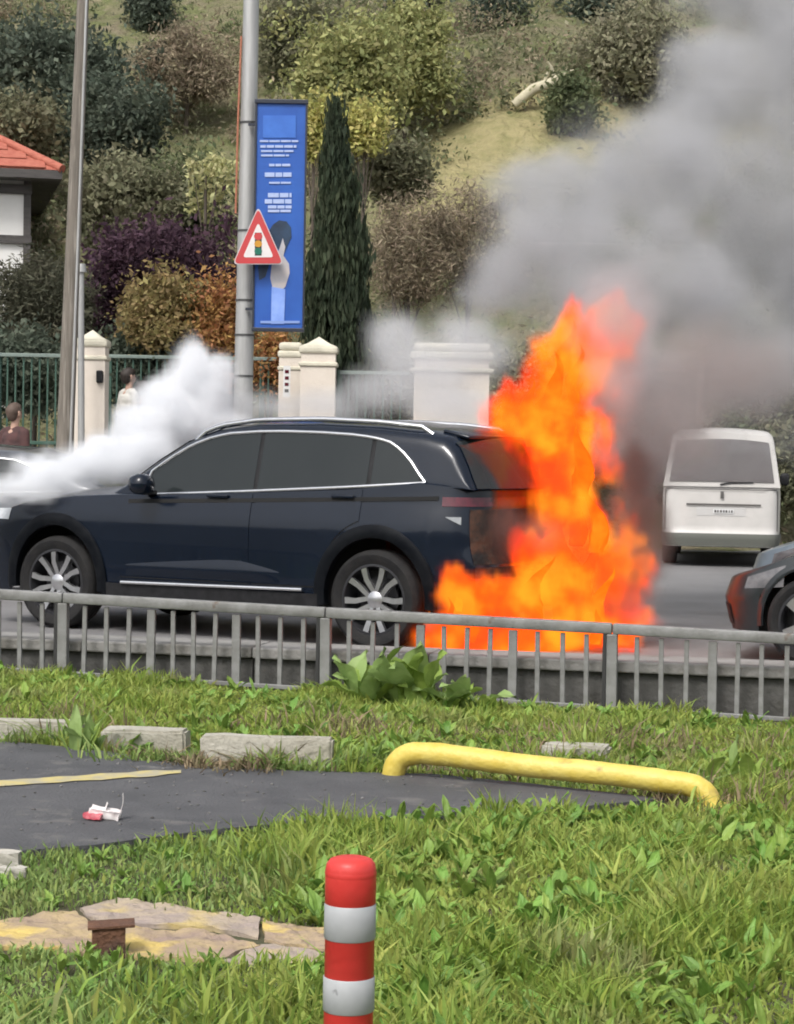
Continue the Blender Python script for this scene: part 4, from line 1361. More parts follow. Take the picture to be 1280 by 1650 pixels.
m.add([(-hx, -hy, ez), (hx, -hy, ez), (hx, hy, ez), (-hx, hy, ez), (-hx + hy, 0, tz), (hx - hy, 0, tz)],
      [(0, 1, 5, 4), (1, 2, 5), (2, 3, 4, 5), (3, 0, 4)])
rf = m.build('roof', M_tile, hs)
MB().box((0, 0, ez - .075), (2 * hx, 2 * hy, .14)).build('eaves_board', M_beam, rf)
# rows of tiles: courses laid on the two visible slopes
nrm_f = Vector((0, -math.sin(math.atan(slope)), math.cos(math.atan(slope))))
for c_ in range(9):
    t = c_ * .30
    z0 = ez + slope * t
    w0 = hx - t
    me = MB().box((0, 0, 0), (2 * w0 - .55, .33, .03), bevel=.008).mesh('tile_course')
    o = link('tile_course', me, M_tile, rf)
    o.location = (0, -hy + t + .14, z0 + slope * .14 + .022)
    o.rotation_euler = (math.atan(slope) - .05, 0, 0)
    me = MB().box((0, 0, 0), (.33, 2 * (hy - t) - .55, .03), bevel=.008).mesh('tile_course')
    o = link('tile_course', me, M_tile, rf)
    o.location = (hx - t - .14, 0, z0 + slope * .14 + .022)
    o.rotation_euler = (0, math.atan(slope) - .05, 0)
M_win = mat('window_pane', (0.05, 0.055, 0.06), 0.1, spec=.6)
for sx, sy in ((1, -1), (1, 1), (-1, -1), (-1, 1)):
    MB().tube([(sx * hx, sy * hy, ez + .02), (sx * (hx - hy), 0, tz + .03)], .075, 10).build('hip_tiles', M_tile, rf, smooth=50)
RH = .22
hs.rotation_euler = (0, 0, RH)
hs.location = (wr.x - HX * math.cos(RH) - HY * math.sin(RH), YH - HX * math.sin(RH) + HY * math.cos(RH), 0)
w = MB().box((-1.7, -HY - .03, zt - 1.3), (1.0, .10, 1.1)).build('window', M_beam, hs)
MB().box((-1.7, -HY - .06, zt - 1.3), (.86, .08, .96)).build('pane', M_win, w)
# ================================================================== VEGETATION
NR = np.random.default_rng(11)
def unit(n, rng):
    v = rng.normal(size=(n, 3))
    return v / np.linalg.norm(v, axis=1)[:, None]
def leaf_mesh(name, C, size, rng, aspect=.5, vertical=0.0, jitter=.35):
    n = len(C)
    a = unit(n, rng)
    if vertical:
        a = a * (1 - vertical); a[:, 2] += vertical * 1.2
        a /= np.linalg.norm(a, axis=1)[:, None]
    b = np.cross(a, unit(n, rng)); b /= np.linalg.norm(b, axis=1)[:, None] + 1e-9
    nn = np.cross(a, b)
    s = size * (1 + jitter * rng.normal(size=(n, 1))).clip(.35, 2.2)
    V = np.stack([C - a * s, C + b * s * aspect + nn * s * .12, C + a * s, C - b * s * aspect + nn * s * .12], 1).reshape(-1, 3)
    return fast_mesh(name, V, np.arange(4 * n).reshape(-1, 4))
def leaf_mat(name, col, col2, island=.38, trans=.38, scale=1.2, gain=1.6, grey=.12):  # gain and grey stand in for smoky haze, lifting and dulling leaf colours
    def adj(c):
        g = sum(c) / 3
        return tuple(gain * (v * (1 - grey) + g * grey) for v in c)
    col, col2 = adj(col), adj(col2)
    return mat(name, col, .75, col2=col2, scale=scale, island=island, trans=trans, spec=.25)
def crown_points(c, r, n_clump, per, spread, rng, shell=.55, flat_bottom=True):
    d = unit(n_clump, rng)
    k = rng.uniform(shell ** 3, 1, size=(n_clump, 1)) ** (1 / 3)
    P = d * k
    if flat_bottom:
        P[:, 2] = np.where(P[:, 2] < -.55, -.55 + (P[:, 2] + .55) * .4, P[:, 2])
    P = P * np.array(r) * (1 + .18 * rng.normal(size=(n_clump, 1)))
    P = P + np.array(c)
    L = np.repeat(P, per, axis=0) + rng.normal(size=(n_clump * per, 3)) * spread * rng.uniform(.5, 1.3, size=(n_clump, 1)).repeat(per, 0)
    return P, L
M_bark = mat('bark_brown', (0.075, 0.058, 0.042), .9, col2=(0.12, 0.10, 0.08), scale=6, bump=.6, bscale=20)
def tree(name, label, px, py, rx, ry, Y, m, n=84, per=135, leaf=0.046, cat='tree', spread=.16, seed=0, group=None, trunk=True, aspect=.5, shell=.45, vertical=0.0, ground=None, deep=1.0):
    rng = np.random.default_rng(100 + seed)
    c = at(px, py, Y)
    k = Y / FPX
    r = (rx * k, rx * k * .9 * deep, ry * k)
    zg = ground if ground is not None else (hill_z(c.x, Y) - .15 if Y > 32.5 else .12)
    base = Vector((c.x, Y, min(zg, c.z - r[2] * .6)))
    root = empty(name, base, 0, label, cat, group)
    lc_ = c - base
    P, L = crown_points(lc_, r, n, per, spread, rng, shell)
    me = leaf_mesh('crown', L, leaf, rng, aspect, vertical)
    link('crown', me, m, root)
    if trunk:
        tm = MB()
        h = lc_.z
        tr = max(.03, .05 * r[0])
        top = Vector(lc_) + Vector((0, 0, r[2] * .35))
        pts = [Vector((0, 0, 0)), Vector((rng.normal() * .05, 0, h * .4)), Vector(lc_) - Vector((0, 0, r[2] * .25)), top]
        tm.tube(pts, [tr * 1.3, tr, tr * .75, tr * .25], 8)
        for i in range(min(9, n)):
            q = Vector(P[rng.integers(n)])
            s_ = pts[1] + (pts[2] - pts[1]) * rng.uniform(.1, 1)
            mid_ = s_ * .5 + q * .5 + Vector((0, 0, -.08 * r[2]))
            tm.tube([s_, mid_, q], [tr * .5, tr * .3, tr * .1], 6)
        tm.build('trunk', M_bark, root, smooth=60)
    return root
LM = dict(
    plum=leaf_mat('plum_leaves', (0.058, 0.030, 0.046), (0.085, 0.042, 0.060), island=.3, gain=1.1),
    ochre=leaf_mat('ochre_leaves', (0.15, 0.125, 0.045), (0.21, 0.16, 0.06)),
    orange=leaf_mat('orange_leaves', (0.23, 0.105, 0.035), (0.30, 0.17, 0.05)),
    pale=leaf_mat('pale_yellow_leaves', (0.36, 0.36, 0.13), (0.50, 0.48, 0.24), island=.3, gain=1.1),
    pine=leaf_mat('pine_needles', (0.050, 0.055, 0.034), (0.075, 0.072, 0.045)),
    dark=leaf_mat('dark_evergreen', (0.050, 0.066, 0.048), (0.075, 0.092, 0.062)),
    olive=leaf_mat('olive_leaves', (0.110, 0.115, 0.062), (0.15, 0.145, 0.082)),
    green=leaf_mat('mid_green_leaves', (0.078, 0.100, 0.045), (0.115, 0.130, 0.060)),
    lime=leaf_mat('yellow_green_leaves', (0.165, 0.18, 0.062), (0.25, 0.255, 0.095)),
    yellow=leaf_mat('yellow_leaves', (0.25, 0.25, 0.06), (0.36, 0.34, 0.10)),
    brown=leaf_mat('brown_scrub', (0.165, 0.138, 0.090), (0.22, 0.18, 0.115)),
    grey=leaf_mat('grey_green_leaves', (0.14, 0.138, 0.080), (0.18, 0.172, 0.105)),
    cyp=leaf_mat('cypress_foliage', (0.026, 0.042, 0.024), (0.055, 0.072, 0.036), gain=1.25),
)
TREES = [
 ('plum_tree', 'dark purple leaved plum tree left of the lamp column', 262, 462, 118, 88, 33.2, 'plum', dict(n=125, per=150, leaf=0.050)),
 ('ochre_shrub', 'ochre and olive leaved shrub under the purple tree', 275, 508, 75, 50, 31.9, 'ochre', dict(n=62, per=135, leaf=0.040, cat='shrub')),
 ('orange_shrub', 'orange leaved shrub at the left foot of the lamp column', 360, 512, 26, 62, 31.7, 'orange', dict(n=42, per=120, leaf=0.036, cat='shrub')),
 ('orange_shrub', 'small orange brown shrub just right of the lamp column base', 436, 580, 22, 42, 31.6, 'orange', dict(n=28, per=105, leaf=0.036, cat='shrub')),
 ('flowering_tree', 'slender tree with pale yellow leaf clusters left of the lamp column', 332, 300, 44, 58, 35.5, 'pale', dict(n=13, per=60, leaf=0.05, spread=.13, shell=.2)),
 ('pine_tree', 'dark pine with spreading branches in front of the house', 60, 500, 80, 72, 32.4, 'pine', dict(n=84, per=165, leaf=0.050, aspect=.22)),
 ('evergreen_tree', 'large dark evergreen at the upper left corner', 70, 130, 125, 88, 45.5, 'dark', dict(n=125, per=150, leaf=0.066, spread=.26)),
 ('evergreen_tree', 'dark evergreen behind the upper part of the utility pole', 185, 205, 75, 70, 43.0, 'dark', dict(n=84, per=135, leaf=0.059, spread=.22)),
 ('olive_tree', 'olive green tree above the purple tree, right of the utility pole', 190, 335, 95, 66, 37.5, 'olive', dict(n=98, per=135, leaf=0.053, spread=.2)),
 ('olive_tree', 'dull olive tree rising behind the red house roof', 20, 210, 75, 45, 42.0, 'olive', dict(n=70, per=120, leaf=0.056, spread=.2)),
 ('green_tree', 'mid green tree left of the lamp column above the pale leaf clusters', 300, 330, 60, 80, 38.5, 'green', dict(n=70, per=135, leaf=0.053, spread=.2)),
 ('yellow_green_tree', 'broad yellow green tree near the top right of the banner', 560, 130, 78, 92, 42.5, 'lime', dict(n=112, per=135, leaf=0.059, spread=.24)),
 ('yellow_green_tree', 'bright yellow green tree above the dry grass slope', 655, 100, 60, 85, 44.5, 'lime', dict(n=91, per=135, leaf=0.059, spread=.24)),
 ('yellow_shrub', 'yellow leaved shrub between the banner and the cypress tip', 506, 215, 34, 45, 36.0, 'yellow', dict(n=36, per=75, leaf=0.046, cat='shrub', shell=.2)),
 ('yellow_shrub', 'yellow leaved shrub right of the cypress tip', 588, 205, 32, 36, 36.4, 'yellow', dict(n=33, per=67, leaf=0.046, cat='shrub', shell=.2)),
 ('dark_shrub', 'dark green shrub below the dry grass, right of the cypress', 640, 275, 46, 40, 37.5, 'olive', dict(n=62, per=135, leaf=0.050, cat='shrub')),
 ('brown_shrub', 'brown leafless scrub bush right of the cypress', 660, 410, 66, 95, 34.6, 'brown', dict(n=98, per=120, leaf=0.046, cat='shrub', aspect=.2)),
 ('brown_shrub', 'brown scrub bush beside the left edge of the smoke plume', 755, 400, 62, 90, 35.4, 'brown', dict(n=84, per=120, leaf=0.046, cat='shrub', aspect=.2)),
 ('round_bush', 'dark round bush high on the slope above the dry grass', 806, 30, 36, 36, 50.0, 'dark', dict(n=47, per=120, leaf=0.059, cat='bush')),
 ('round_bush', 'dark round bush at the top edge left of the smoke', 968, 18, 44, 36, 51.0, 'dark', dict(n=47, per=120, leaf=0.059, cat='bush')),
 ('round_bush', 'dark upright bush beside the pale dead branch', 922, 168, 32, 42, 44.0, 'green', dict(n=47, per=120, leaf=0.053, cat='bush')),
 ('round_bush', 'dark bush at the top edge between banner and smoke', 662, 6, 32, 26, 51.5, 'dark', dict(n=39, per=120, leaf=0.059, cat='bush')),
 ('round_bush', 'dark bush at the top edge left of the lamp column', 245, 14, 28, 32, 51.0, 'dark', dict(n=39, per=120, leaf=0.059, cat='bush')),
 ('grey_green_tree', 'large grey green tree at the left edge of the rising smoke', 1020, 105, 85, 85, 46.0, 'grey', dict(n=112, per=135, leaf=0.059, spread=.24)),
 ('olive_tree', 'low olive bush on the slope between lamp column and yellow green tree', 480, 60, 60, 60, 48.0, 'olive', dict(n=70, per=120, leaf=0.059, spread=.22)),
 ('brown_shrub', 'brown scrub tree at the top, right of the utility pole', 300, 110, 70, 60, 46.5, 'brown', dict(n=98, per=120, leaf=0.056, aspect=.25, cat='shrub')),
 ('olive_bush', 'olive bush behind the white van at the right edge', 1262, 760, 34, 70, 33.0, 'olive', dict(n=56, per=120, leaf=0.050, cat='bush')),
 ('olive_bush', 'pale olive shrub in the smoke right of the flames', 1190, 640, 90, 60, 34.5, 'grey', dict(n=84, per=120, leaf=0.050, cat='bush')),
 ('hedge_bush', 'dark green hedge behind the fence at the left edge', 20, 600, 95, 52, 31.0, 'dark', dict(n=84, per=165, leaf=0.046, cat='hedge', trunk=False)),
 ('hedge_bush', 'dark green hedge behind the fence, right of the left gate pillar', 240, 600, 78, 60, 32.4, 'dark', dict(n=84, per=165, leaf=0.046, cat='hedge', trunk=False)),
 ('hedge_bush', 'dark hedge between the lamp column and the smoke', 350, 600, 60, 60, 32.6, 'green', dict(n=62, per=150, leaf=0.046, cat='hedge', trunk=False)),
 ('hedge_bush', 'dark hedge between the cypress and the wall block', 625, 615, 60, 62, 32.0, 'olive', dict(n=62, per=150, leaf=0.046, cat='hedge', trunk=False)),
 ('hedge_bush', 'dull hedge in smoke behind the flames', 900, 640, 130, 70, 32.8, 'grey', dict(n=98, per=150, leaf=0.050, cat='hedge', trunk=False)),
 ('hedge_bush', 'dark green hedge behind the white van', 1120, 720, 90, 70, 33.6, 'green', dict(n=84, per=150, leaf=0.050, cat='hedge', trunk=False)),
]
for k, (nm, lab, px, py, rx, ry, Y, mk, kw) in enumerate(TREES):
    tree(nm, lab, px, py, rx, ry, Y, LM[mk], seed=k, **kw)

# cypress: a slim column of upright sprays
rng = np.random.default_rng(5)
YC = 31.3
prof = [(186, 3), (215, 9), (250, 15), (300, 22), (380, 36), (450, 45), (520, 51), (600, 52), (660, 46)]
cyb = at(548, 720, YC)
cyp = empty('cypress_tree', (cyb.x, YC, .12), 0, 'tall slim dark green cypress right of the blue banner', 'tree')
ys = rng.uniform(0, 1, 900) ** .75 * (660 - 186) + 186
P = []
for y in ys:
    a = rng.uniform(0, 2 * PI)
    r_ = interp(y, prof) * math.sqrt(rng.uniform(.2, 1)) * (1 + .62 * mnoise.noise((math.cos(a) * 1.5, math.sin(a) * 1.5, y * .028)))
    c = at(540 + (y - 168) * .02 + r_ * math.cos(a), y, YC)
    P.append((c.x - cyb.x, r_ * math.sin(a) * YC / FPX, c.z - .12))
P = np.array(P)
L = np.repeat(P, 26, axis=0) + rng.normal(size=(len(P) * 26, 3)) * np.array([.05, .05, .14])
link('crown', leaf_mesh('crown', L, .075, rng, .22, .75), LM['cyp'], cyp)
MB().tube([(0, 0, 0), (0, 0, 2.0), (-.05, 0, 5.4)], [.12, .09, .02], 8).build('trunk', M_bark, cyp, smooth=60)

# pale dead branch on the slope
M_dead = mat('dead_wood', (0.50, 0.46, 0.33), .85, col2=(0.40, 0.36, 0.25), scale=6, bump=.4)
d0, d1 = hill_at(852, 150), hill_at(916, 116)
d0, d1 = at(852, 150, d0.y - 1.0), at(916, 116, d0.y - 1.0)
db = empty('dead_branch', d0, 0, 'pale bleached dead branch on the dry grass slope', 'branch')
MB().tube([Vector((-.3, 0, -.25)), Vector((.1, 0, .08)), (d1 - d0) * .55 + Vector((0, 0, -.05)), d1 - d0], [.10, .12, .12, .05], 10).build('limb', M_dead, db, smooth=60)
for t, dx, dz in ((.4, .1, .3), (.65, -.15, .35), (.8, .3, .12)):
    q = (d1 - d0) * t
    MB().tube([q, q + Vector((dx * .5, -.05, dz * .7)), q + Vector((dx, -.1, dz))], [.05, .035, .012], 8).build('twig', M_dead, db, smooth=60)

# scrub that covers the slope as one mass
def hill_scatter(n, rng, x0=-15, x1=15, y0=33, y1=62):
    out = []
    while len(out) < n:
        x, y = rng.uniform(x0, x1), rng.uniform(y0, y1)
        if x > -.6 and abs(hill_z(x, y) - .30 * x - 6.6) < 1.0 and rng.uniform() < .85:
            continue
        if mnoise.noise((x * .35, y * .35, 7)) + .25 * rng.normal() > .02:
            out.append((x, y, hill_z(x, y)))
    return np.array(out)
rng = np.random.default_rng(77)
for nm, lab, mk, n, per, lf, sp_r in (('scrub', 'low olive scrub covering the hillside behind the road', 'olive', 1300, 70, .055, .19),
                                ('dry_scrub', 'low brown dead scrub scattered over the hillside', 'brown', 800, 60, .055, .17),
                                ('green_scrub', 'low green bushes scattered over the hillside', 'green', 600, 80, .055, .19)):
    C = hill_scatter(n, rng)
    h = rng.uniform(.15, .5, size=(n, 1))
    L = np.repeat(C, per, axis=0) + rng.normal(size=(n * per, 3)) * sp_r * rng.uniform(.6, 1.8, size=(n, 1)).repeat(per, 0)
    L[:, 2] += np.repeat(h, per, axis=0)[:, 0] * rng.uniform(0, 1.2, n * per)
    tag(link(nm, leaf_mesh(nm, L, lf, rng, .4), LM[mk]), lab, 'scrub', kind='stuff')

# ------------------------------------------------------------------ grass
def blades(name, label, XY, hmin, hmax, wid, m, rng, lean=.55, z_off=-.02, cat='grass'):
    n = len(XY)
    z = np.array([vz(x, y) for x, y in XY]) + z_off
    B = np.column_stack([XY, z])
    ang = rng.uniform(0, 2 * PI, n)
    h = rng.uniform(hmin, hmax, n) * rng.uniform(.6, 1.15, n)
    pn = np.array([mnoise.noise((x * 1.5, y * 1.1, 2.0)) + .6 * mnoise.noise((x * 4.2, y * 3.0, 6.0)) for x, y in XY])
    h *= np.clip(.85 + 1.1 * pn, .35, 2.0)
    ld = rng.uniform(0, 2 * PI, n)
    ln = np.abs(rng.normal(size=n)) * lean * h
    side = np.column_stack([np.cos(ang), np.sin(ang), np.zeros(n)]) * (wid * rng.uniform(.6, 1.4, n))[:, None]
    ldir = np.column_stack([np.cos(ld), np.sin(ld), np.zeros(n)])
    up = np.array([0, 0, 1.0])
    m1 = B + up * (h * .62)[:, None] + ldir * (ln * .40)[:, None]
    tp = B + up * (h * .98)[:, None] + ldir * (ln * 1.25)[:, None]
    V = np.stack([B - side * .7, B + side * .7, m1 - side, m1 + side, tp - side * .04, tp + side * .04], 1).reshape(-1, 3)
    i = np.arange(n)[:, None] * 6
    Q = np.concatenate([i + np.array([[0, 1, 3, 2]]), i + np.array([[2, 3, 5, 4]])], 0)
    me = fast_mesh(name, V, Q, smooth=True)
    return tag(link(name, me, m), label, cat, kind='stuff')
M_gr = mat('grass_green', (0.18, 0.285, 0.075), .6, col2=(0.27, 0.36, 0.115), scale=2.6, island=.38, trans=.35, spec=.3, object_space=False, col3=(0.22, 0.23, 0.10), c3=(.60, .80), s3=1.1)
M_gr2 = mat('grass_bright', (0.22, 0.325, 0.055), .6, col2=(0.36, 0.43, 0.11), scale=2.6, island=.35, trans=.45, spec=.3, object_space=False, col3=(0.34, 0.34, 0.16), c3=(.56, .74), s3=1.7)
M_dryg = mat('dry_grass', (0.26, 0.21, 0.12), .8, col2=(0.18, 0.14, 0.08), scale=3, island=.4, trans=.2, object_space=False)
rng = np.random.default_rng(21)
def area(n, y0, y1, xk, rng):
    y = rng.uniform(y0, y1, n)
    x = rng.uniform(-1, 1, n) * (y * .195 + xk)
    return np.column_stack([x, y])
def beside(n, y0, y1, rng):
    # the same verge goes on to both sides of the view, a little thinner
    y = rng.uniform(y0, y1, n)
    s = np.where(rng.uniform(size=n) < .5, -1, 1)
    return np.column_stack([s * (y * .195 + .45 + rng.uniform(0, 2.2, n)), y])
def clear_of(P, polys, grow=None):
    keep = np.ones(len(P), bool)
    for poly in polys:
        keep &= ~in_poly(P + rng.normal(size=P.shape) * .035, poly)
    return P[keep]
def not_road(P, gap=-.16):
    b = (P[:, 0] - L0.x) * NV.x + (P[:, 1] - L0.y) * NV.y
    return P[b < gap]
def patchy(P, f, lo, rng, seed=0.0):
    v = np.array([mnoise.noise((x * f, y * f, seed)) for x, y in P]) + .35 * rng.normal(size=len(P))
    return P[v > lo]
near_edge = interp
XY = clear_of(np.vstack([area(118000, 4.0, 10.6, .5, rng), beside(62000, 3.2, 10.6, rng)]), [PATH_XY, SLAB_XY])
gx_near = np.array([0.0])
P_near = patchy(XY[XY[:, 1] < 10.0], 1.9, -.62, rng, 8.0)
# shorter turf on the left foreground, longer growth on the right
long_ = P_near[(P_near[:, 0] > -.35 + rng.normal(size=len(P_near)) * .3)]
short = P_near[(P_near[:, 0] <= -.1 + rng.normal(size=len(P_near)) * .3)]
blades('long_grass', 'long bright green grass and weeds filling the right foreground', long_, .045, .125, .0058, M_gr2, rng)
blades('turf', 'short green turf in the left foreground around the slab', short, .022, .062, .0045, M_gr, rng)
XY = not_road(clear_of(np.vstack([area(88000, 9.6, 15.6, .5, rng), beside(36000, 9.6, 16.5, rng)]), [PATH_XY]))
far_side = XY[XY[:, 1] > 10.55 - .12 * XY[:, 0]]
blades('verge_grass', 'green grass strip between the path and the railing', far_side, .04, .10, .007, M_gr2, rng)
dry = patchy(not_road(clear_of(area(26000, 9.8, 12.5, .5, rng), [PATH_XY]), -.3), 1.6, .32, rng, 4.0)
blades('dry_grass', 'dry straw coloured grass tufts along the broken kerb', dry[:3500], .05, .15, .005, M_dryg, rng)

# loose grit on the path
G_ = area(9000, 7.5, 12.0, .6, rng)
G_ = G_[in_poly(G_, PATH_XY)][:320]
n_ = len(G_)
gs = rng.uniform(.003, .011, n_)
V_, Q_ = [], []
oct_ = np.array([(1, 0, 0), (-1, 0, 0), (0, 1, 0), (0, -1, 0), (0, 0, .7), (0, 0, -.7)], float)
of_ = np.array([(0, 2, 4), (2, 1, 4), (1, 3, 4), (3, 0, 4), (2, 0, 5), (1, 2, 5), (3, 1, 5), (0, 3, 5)])
for i_ in range(n_):
    x_, y_ = G_[i_]
    V_.append(oct_ * gs[i_] * rng.uniform(.6, 1.3, (6, 1)) + np.array([x_, y_, vz(x_, y_) + .018]))
    Q_.append(of_ + 6 * i_)
tag(link('grit', fast_mesh('grit', np.concatenate(V_), np.concatenate(Q_)), mat('grit_stone', (0.14, 0.135, 0.13), .9, island=.5)), 'loose grit scattered over the asphalt path', 'grit', kind='stuff')

# ---- broad leaves
def leaf_strip(L, W, curve, fold=.25, n=6, wave=0.0, seed=0.0):
    """one leaf as a small mesh: base at the origin, growing along +Y and curling over"""
    rows = []
    for i in range(n + 1):
        t = i / n
        w = W * (math.sin(PI * min(1, t * .93 + .07)) ** .8) * (1 - .25 * t)
        y = L * (t - .18 * curve * t * t)
        z = L * (.75 * t - curve * .8 * t * t)
        dz = wave * W * math.sin(t * 9 + seed)
        rows.append([Vector((-w, y, z + fold * w + dz)), Vector((-w * .5, y, z + fold * w * .35 - dz * .5)), Vector((0, y, z)), Vector((w * .5, y, z + fold * w * .35 + dz * .5)), Vector((w, y, z + fold * w - dz))])
    return rows
M_leafb = mat('broad_leaf', (0.15, 0.27, 0.045), .5, col2=(0.23, 0.36, 0.08), scale=6, island=.3, trans=.3, spec=.35, bump=.3, bscale=30)
M_leafl = mat('broad_leaf_light', (0.25, 0.37, 0.11), .5, col2=(0.31, 0.43, 0.15), scale=6, trans=.3, spec=.35, bump=.3, bscale=30)
def rosettes(name, label, XY, lmin, lmax, wk, nl_, m, rng, z_off=-.02):
    mb = MB()
    for x, y in XY:
        z = vz(x, y) + z_off
        k = rng.integers(nl_[0], nl_[1])
        a0 = rng.uniform(0, 2 * PI)
        for i in range(k):
            L_ = rng.uniform(lmin, lmax)
            rows = leaf_strip(L_, L_ * wk * rng.uniform(.7, 1.2), rng.uniform(.2, .9), n=4, wave=.25, seed=rng.uniform(0, 6))
            M_ = Matrix.Translation((x, y, z)) @ Matrix.Rotation(a0 + i * 2 * PI / k + rng.normal() * .3, 4, 'Z') @ Matrix.Rotation(rng.uniform(-.1, .75), 4, 'X')
            mb.grid([[M_ @ v for v in r] for r in rows])
    return tag(mb.build(name, m, smooth=80, fix=False), label, 'weeds', kind='stuff')
W1 = clear_of(np.vstack([area(900, 4.6, 9.8, .2, rng), beside(350, 4.0, 9.8, rng)]), [PATH_XY, SLAB_XY]); W1 = W1[W1[:, 0] > -.3]
rosettes('broadleaf_weeds', 'broad leaved weeds among the long grass on the right', W1, .04, .15, .19, (4, 9), M_leafb, rng)
W2 = clear_of(area(420, 4.6, 9.0, .2, rng), [PATH_XY, SLAB_XY]); W2 = W2[W2[:, 0] < -.1]
rosettes('small_weeds', 'small low weeds among the short turf on the left', W2, .04, .09, .2, (4, 7), M_leafb, rng)
W3 = not_road(clear_of(area(330, 10.6, 14.5, .3, rng), [PATH_XY]), -.3); W3 = W3[W3[:, 1] > 10.9 - .12 * W3[:, 0]]
rosettes('verge_weeds', 'leafy weeds in the strip before the railing', W3, .06, .14, .2, (4, 8), M_leafb, rng)

def plant(name, label, px, py, L_, n, rng, wk=.30, m=None, spread=.08, up_=.5, light=.3, cat='plant'):
    p = gv(px, py)
    r = empty(name, (p.x, p.y, vz(p.x, p.y) - .02), 0, label, cat)
    for i in range(n):
        l_ = L_ * rng.uniform(.65, 1.1)
        me = MB().grid(leaf_strip(l_, l_ * wk * rng.uniform(.8, 1.2), rng.uniform(.25, .75), fold=.3, n=7, wave=.22, seed=rng.uniform(0, 6))).mesh('leaf', 80)
        o = link('leaf', me, (M_leafl if rng.uniform() < light else m or M_leafb), r)
        o.location = (rng.normal() * spread, rng.normal() * spread * .6, 0)
        o.rotation_euler = (rng.uniform(up_ - .4, up_ + .5), 0, i * 2 * PI / n + rng.normal() * .3)
    return r
rng = np.random.default_rng(8)
plant('dock_plant', 'large broad leaved dock plant growing against the railing', 600, 1132, .40, 13, rng, .27, spread=.09, up_=.55, light=.55)
plant('dock_plant', 'tall pale leaved dock right of the first dock plant at the railing', 668, 1136, .42, 11, rng, .30, spread=.08, up_=.6, light=.6)
plant('dock_plant', 'low spreading dock plant at the right end of the dock clump', 742, 1142, .30, 11, rng, .30, spread=.10, up_=.25, light=.5)
plant('leafy_weed', 'upright light leaved weed between the two left kerb stones', 138, 1212, .26, 10, rng, .16, spread=.05, up_=.75, light=.5)
plant('leafy_weed', 'spiky weed growing right of the largest kerb stone', 585, 1236, .17, 12, rng, .12, spread=.06, up_=.6, light=.2)
plant('leafy_weed', 'bushy weed behind the right end of the yellow pipe', 1190, 1262, .24, 14, rng, .16, spread=.10, up_=.6, light=.25)
# grass growing over the foot of the kerb stones
rng = np.random.default_rng(31)
A_ = []
for x0_, y0_, x1_, y1_ in ((-80, 1198, 140, 1206), (150, 1212, 310, 1222), (318, 1240, 540, 1250), (540, 1240, 630, 1246), (700, 1248, 1120, 1282)):
    for k_ in range(int((x1_ - x0_) * 1.5)):
        t_ = rng.uniform()
        if mnoise.noise((x0_ + t_ * (x1_ - x0_), 0.3, 1.7)) + .6 * mnoise.noise(((x0_ + t_ * (x1_ - x0_)) * .03, 2.3, 1.7)) < -.05: continue
        q_ = gv(x0_ + t_ * (x1_ - x0_), y0_ + t_ * (y1_ - y0_))
        A_.append((q_.x + rng.normal() * .02, q_.y + abs(rng.normal()) * .04))
blades('kerb_grass', 'ragged grass growing over the foot of the broken kerb', np.array(A_), .05, .15, .006, M_gr, rng, lean=.8)
# dry tuft by the end of the yellow line
rng = np.random.default_rng(9)
tp = gv(352, 1240)
A_ = rng.normal(size=(900, 2)) * np.array([.13, .10]) + np.array([tp.x, tp.y + .05])
blades('dry_tuft', 'tangled dry brown grass tuft at the end of the yellow line', A_, .05, .16, .005, M_dryg, rng, lean=1.1)
tp = gv(250, 1232)
A_ = rng.normal(size=(260, 2)) * np.array([.16, .04]) + np.array([tp.x, tp.y + .05])
blades('grass_tuft', 'ragged green tuft between the two middle kerb stones', A_, .06, .14, .006, M_gr, rng, lean=.7)
# ================================================================== PEOPLE
def skin_union(segs, voxel, name):
    m = MB()
    for (p0, p1, r0, r1) in segs:
        p0, p1 = Vector(p0), Vector(p1)
        d = p1 - p0
        if d.length < 1e-4: d = Vector((0, 0, 1e-3))
        q = d.normalized()
        pts, rr = [], []
        for k in range(5):
            a = -PI / 2 + (k + .15) / 4.3 * PI / 2
            pts.append(p0 + q * (math.sin(a) * r0)); rr.append(max(.001, r0 * math.cos(a)))
        for k in range(5):
            a = (k + .15) / 4.3 * PI / 2
            pts.append(p1 + q * (math.sin(a) * r1)); rr.append(max(.001, r1 * math.cos(a)))
        m.tube(pts, rr, 12)
    me = m.mesh(name)
    o = bpy.data.objects.new('tmp', me); COL.objects.link(o)
    md = o.modifiers.new('r', 'REMESH'); md.mode = 'VOXEL'; md.voxel_size = voxel; md.use_smooth_shade = True
    sm = o.modifiers.new('s', 'SMOOTH'); sm.factor = .5; sm.iterations = 2
    dg = bpy.context.evaluated_depsgraph_get()
    out = bpy.data.meshes.new_from_object(o.evaluated_get(dg))
    out.name = name
    bpy.data.objects.remove(o)
    return out
M_skin = mat('skin', (0.42, 0.26, 0.19), .6, col2=(0.46, 0.29, 0.22), scale=20)
M_hairp = mat('dark_hair', (0.02, 0.015, 0.012), .7, col2=(0.035, 0.025, 0.02), scale=30)
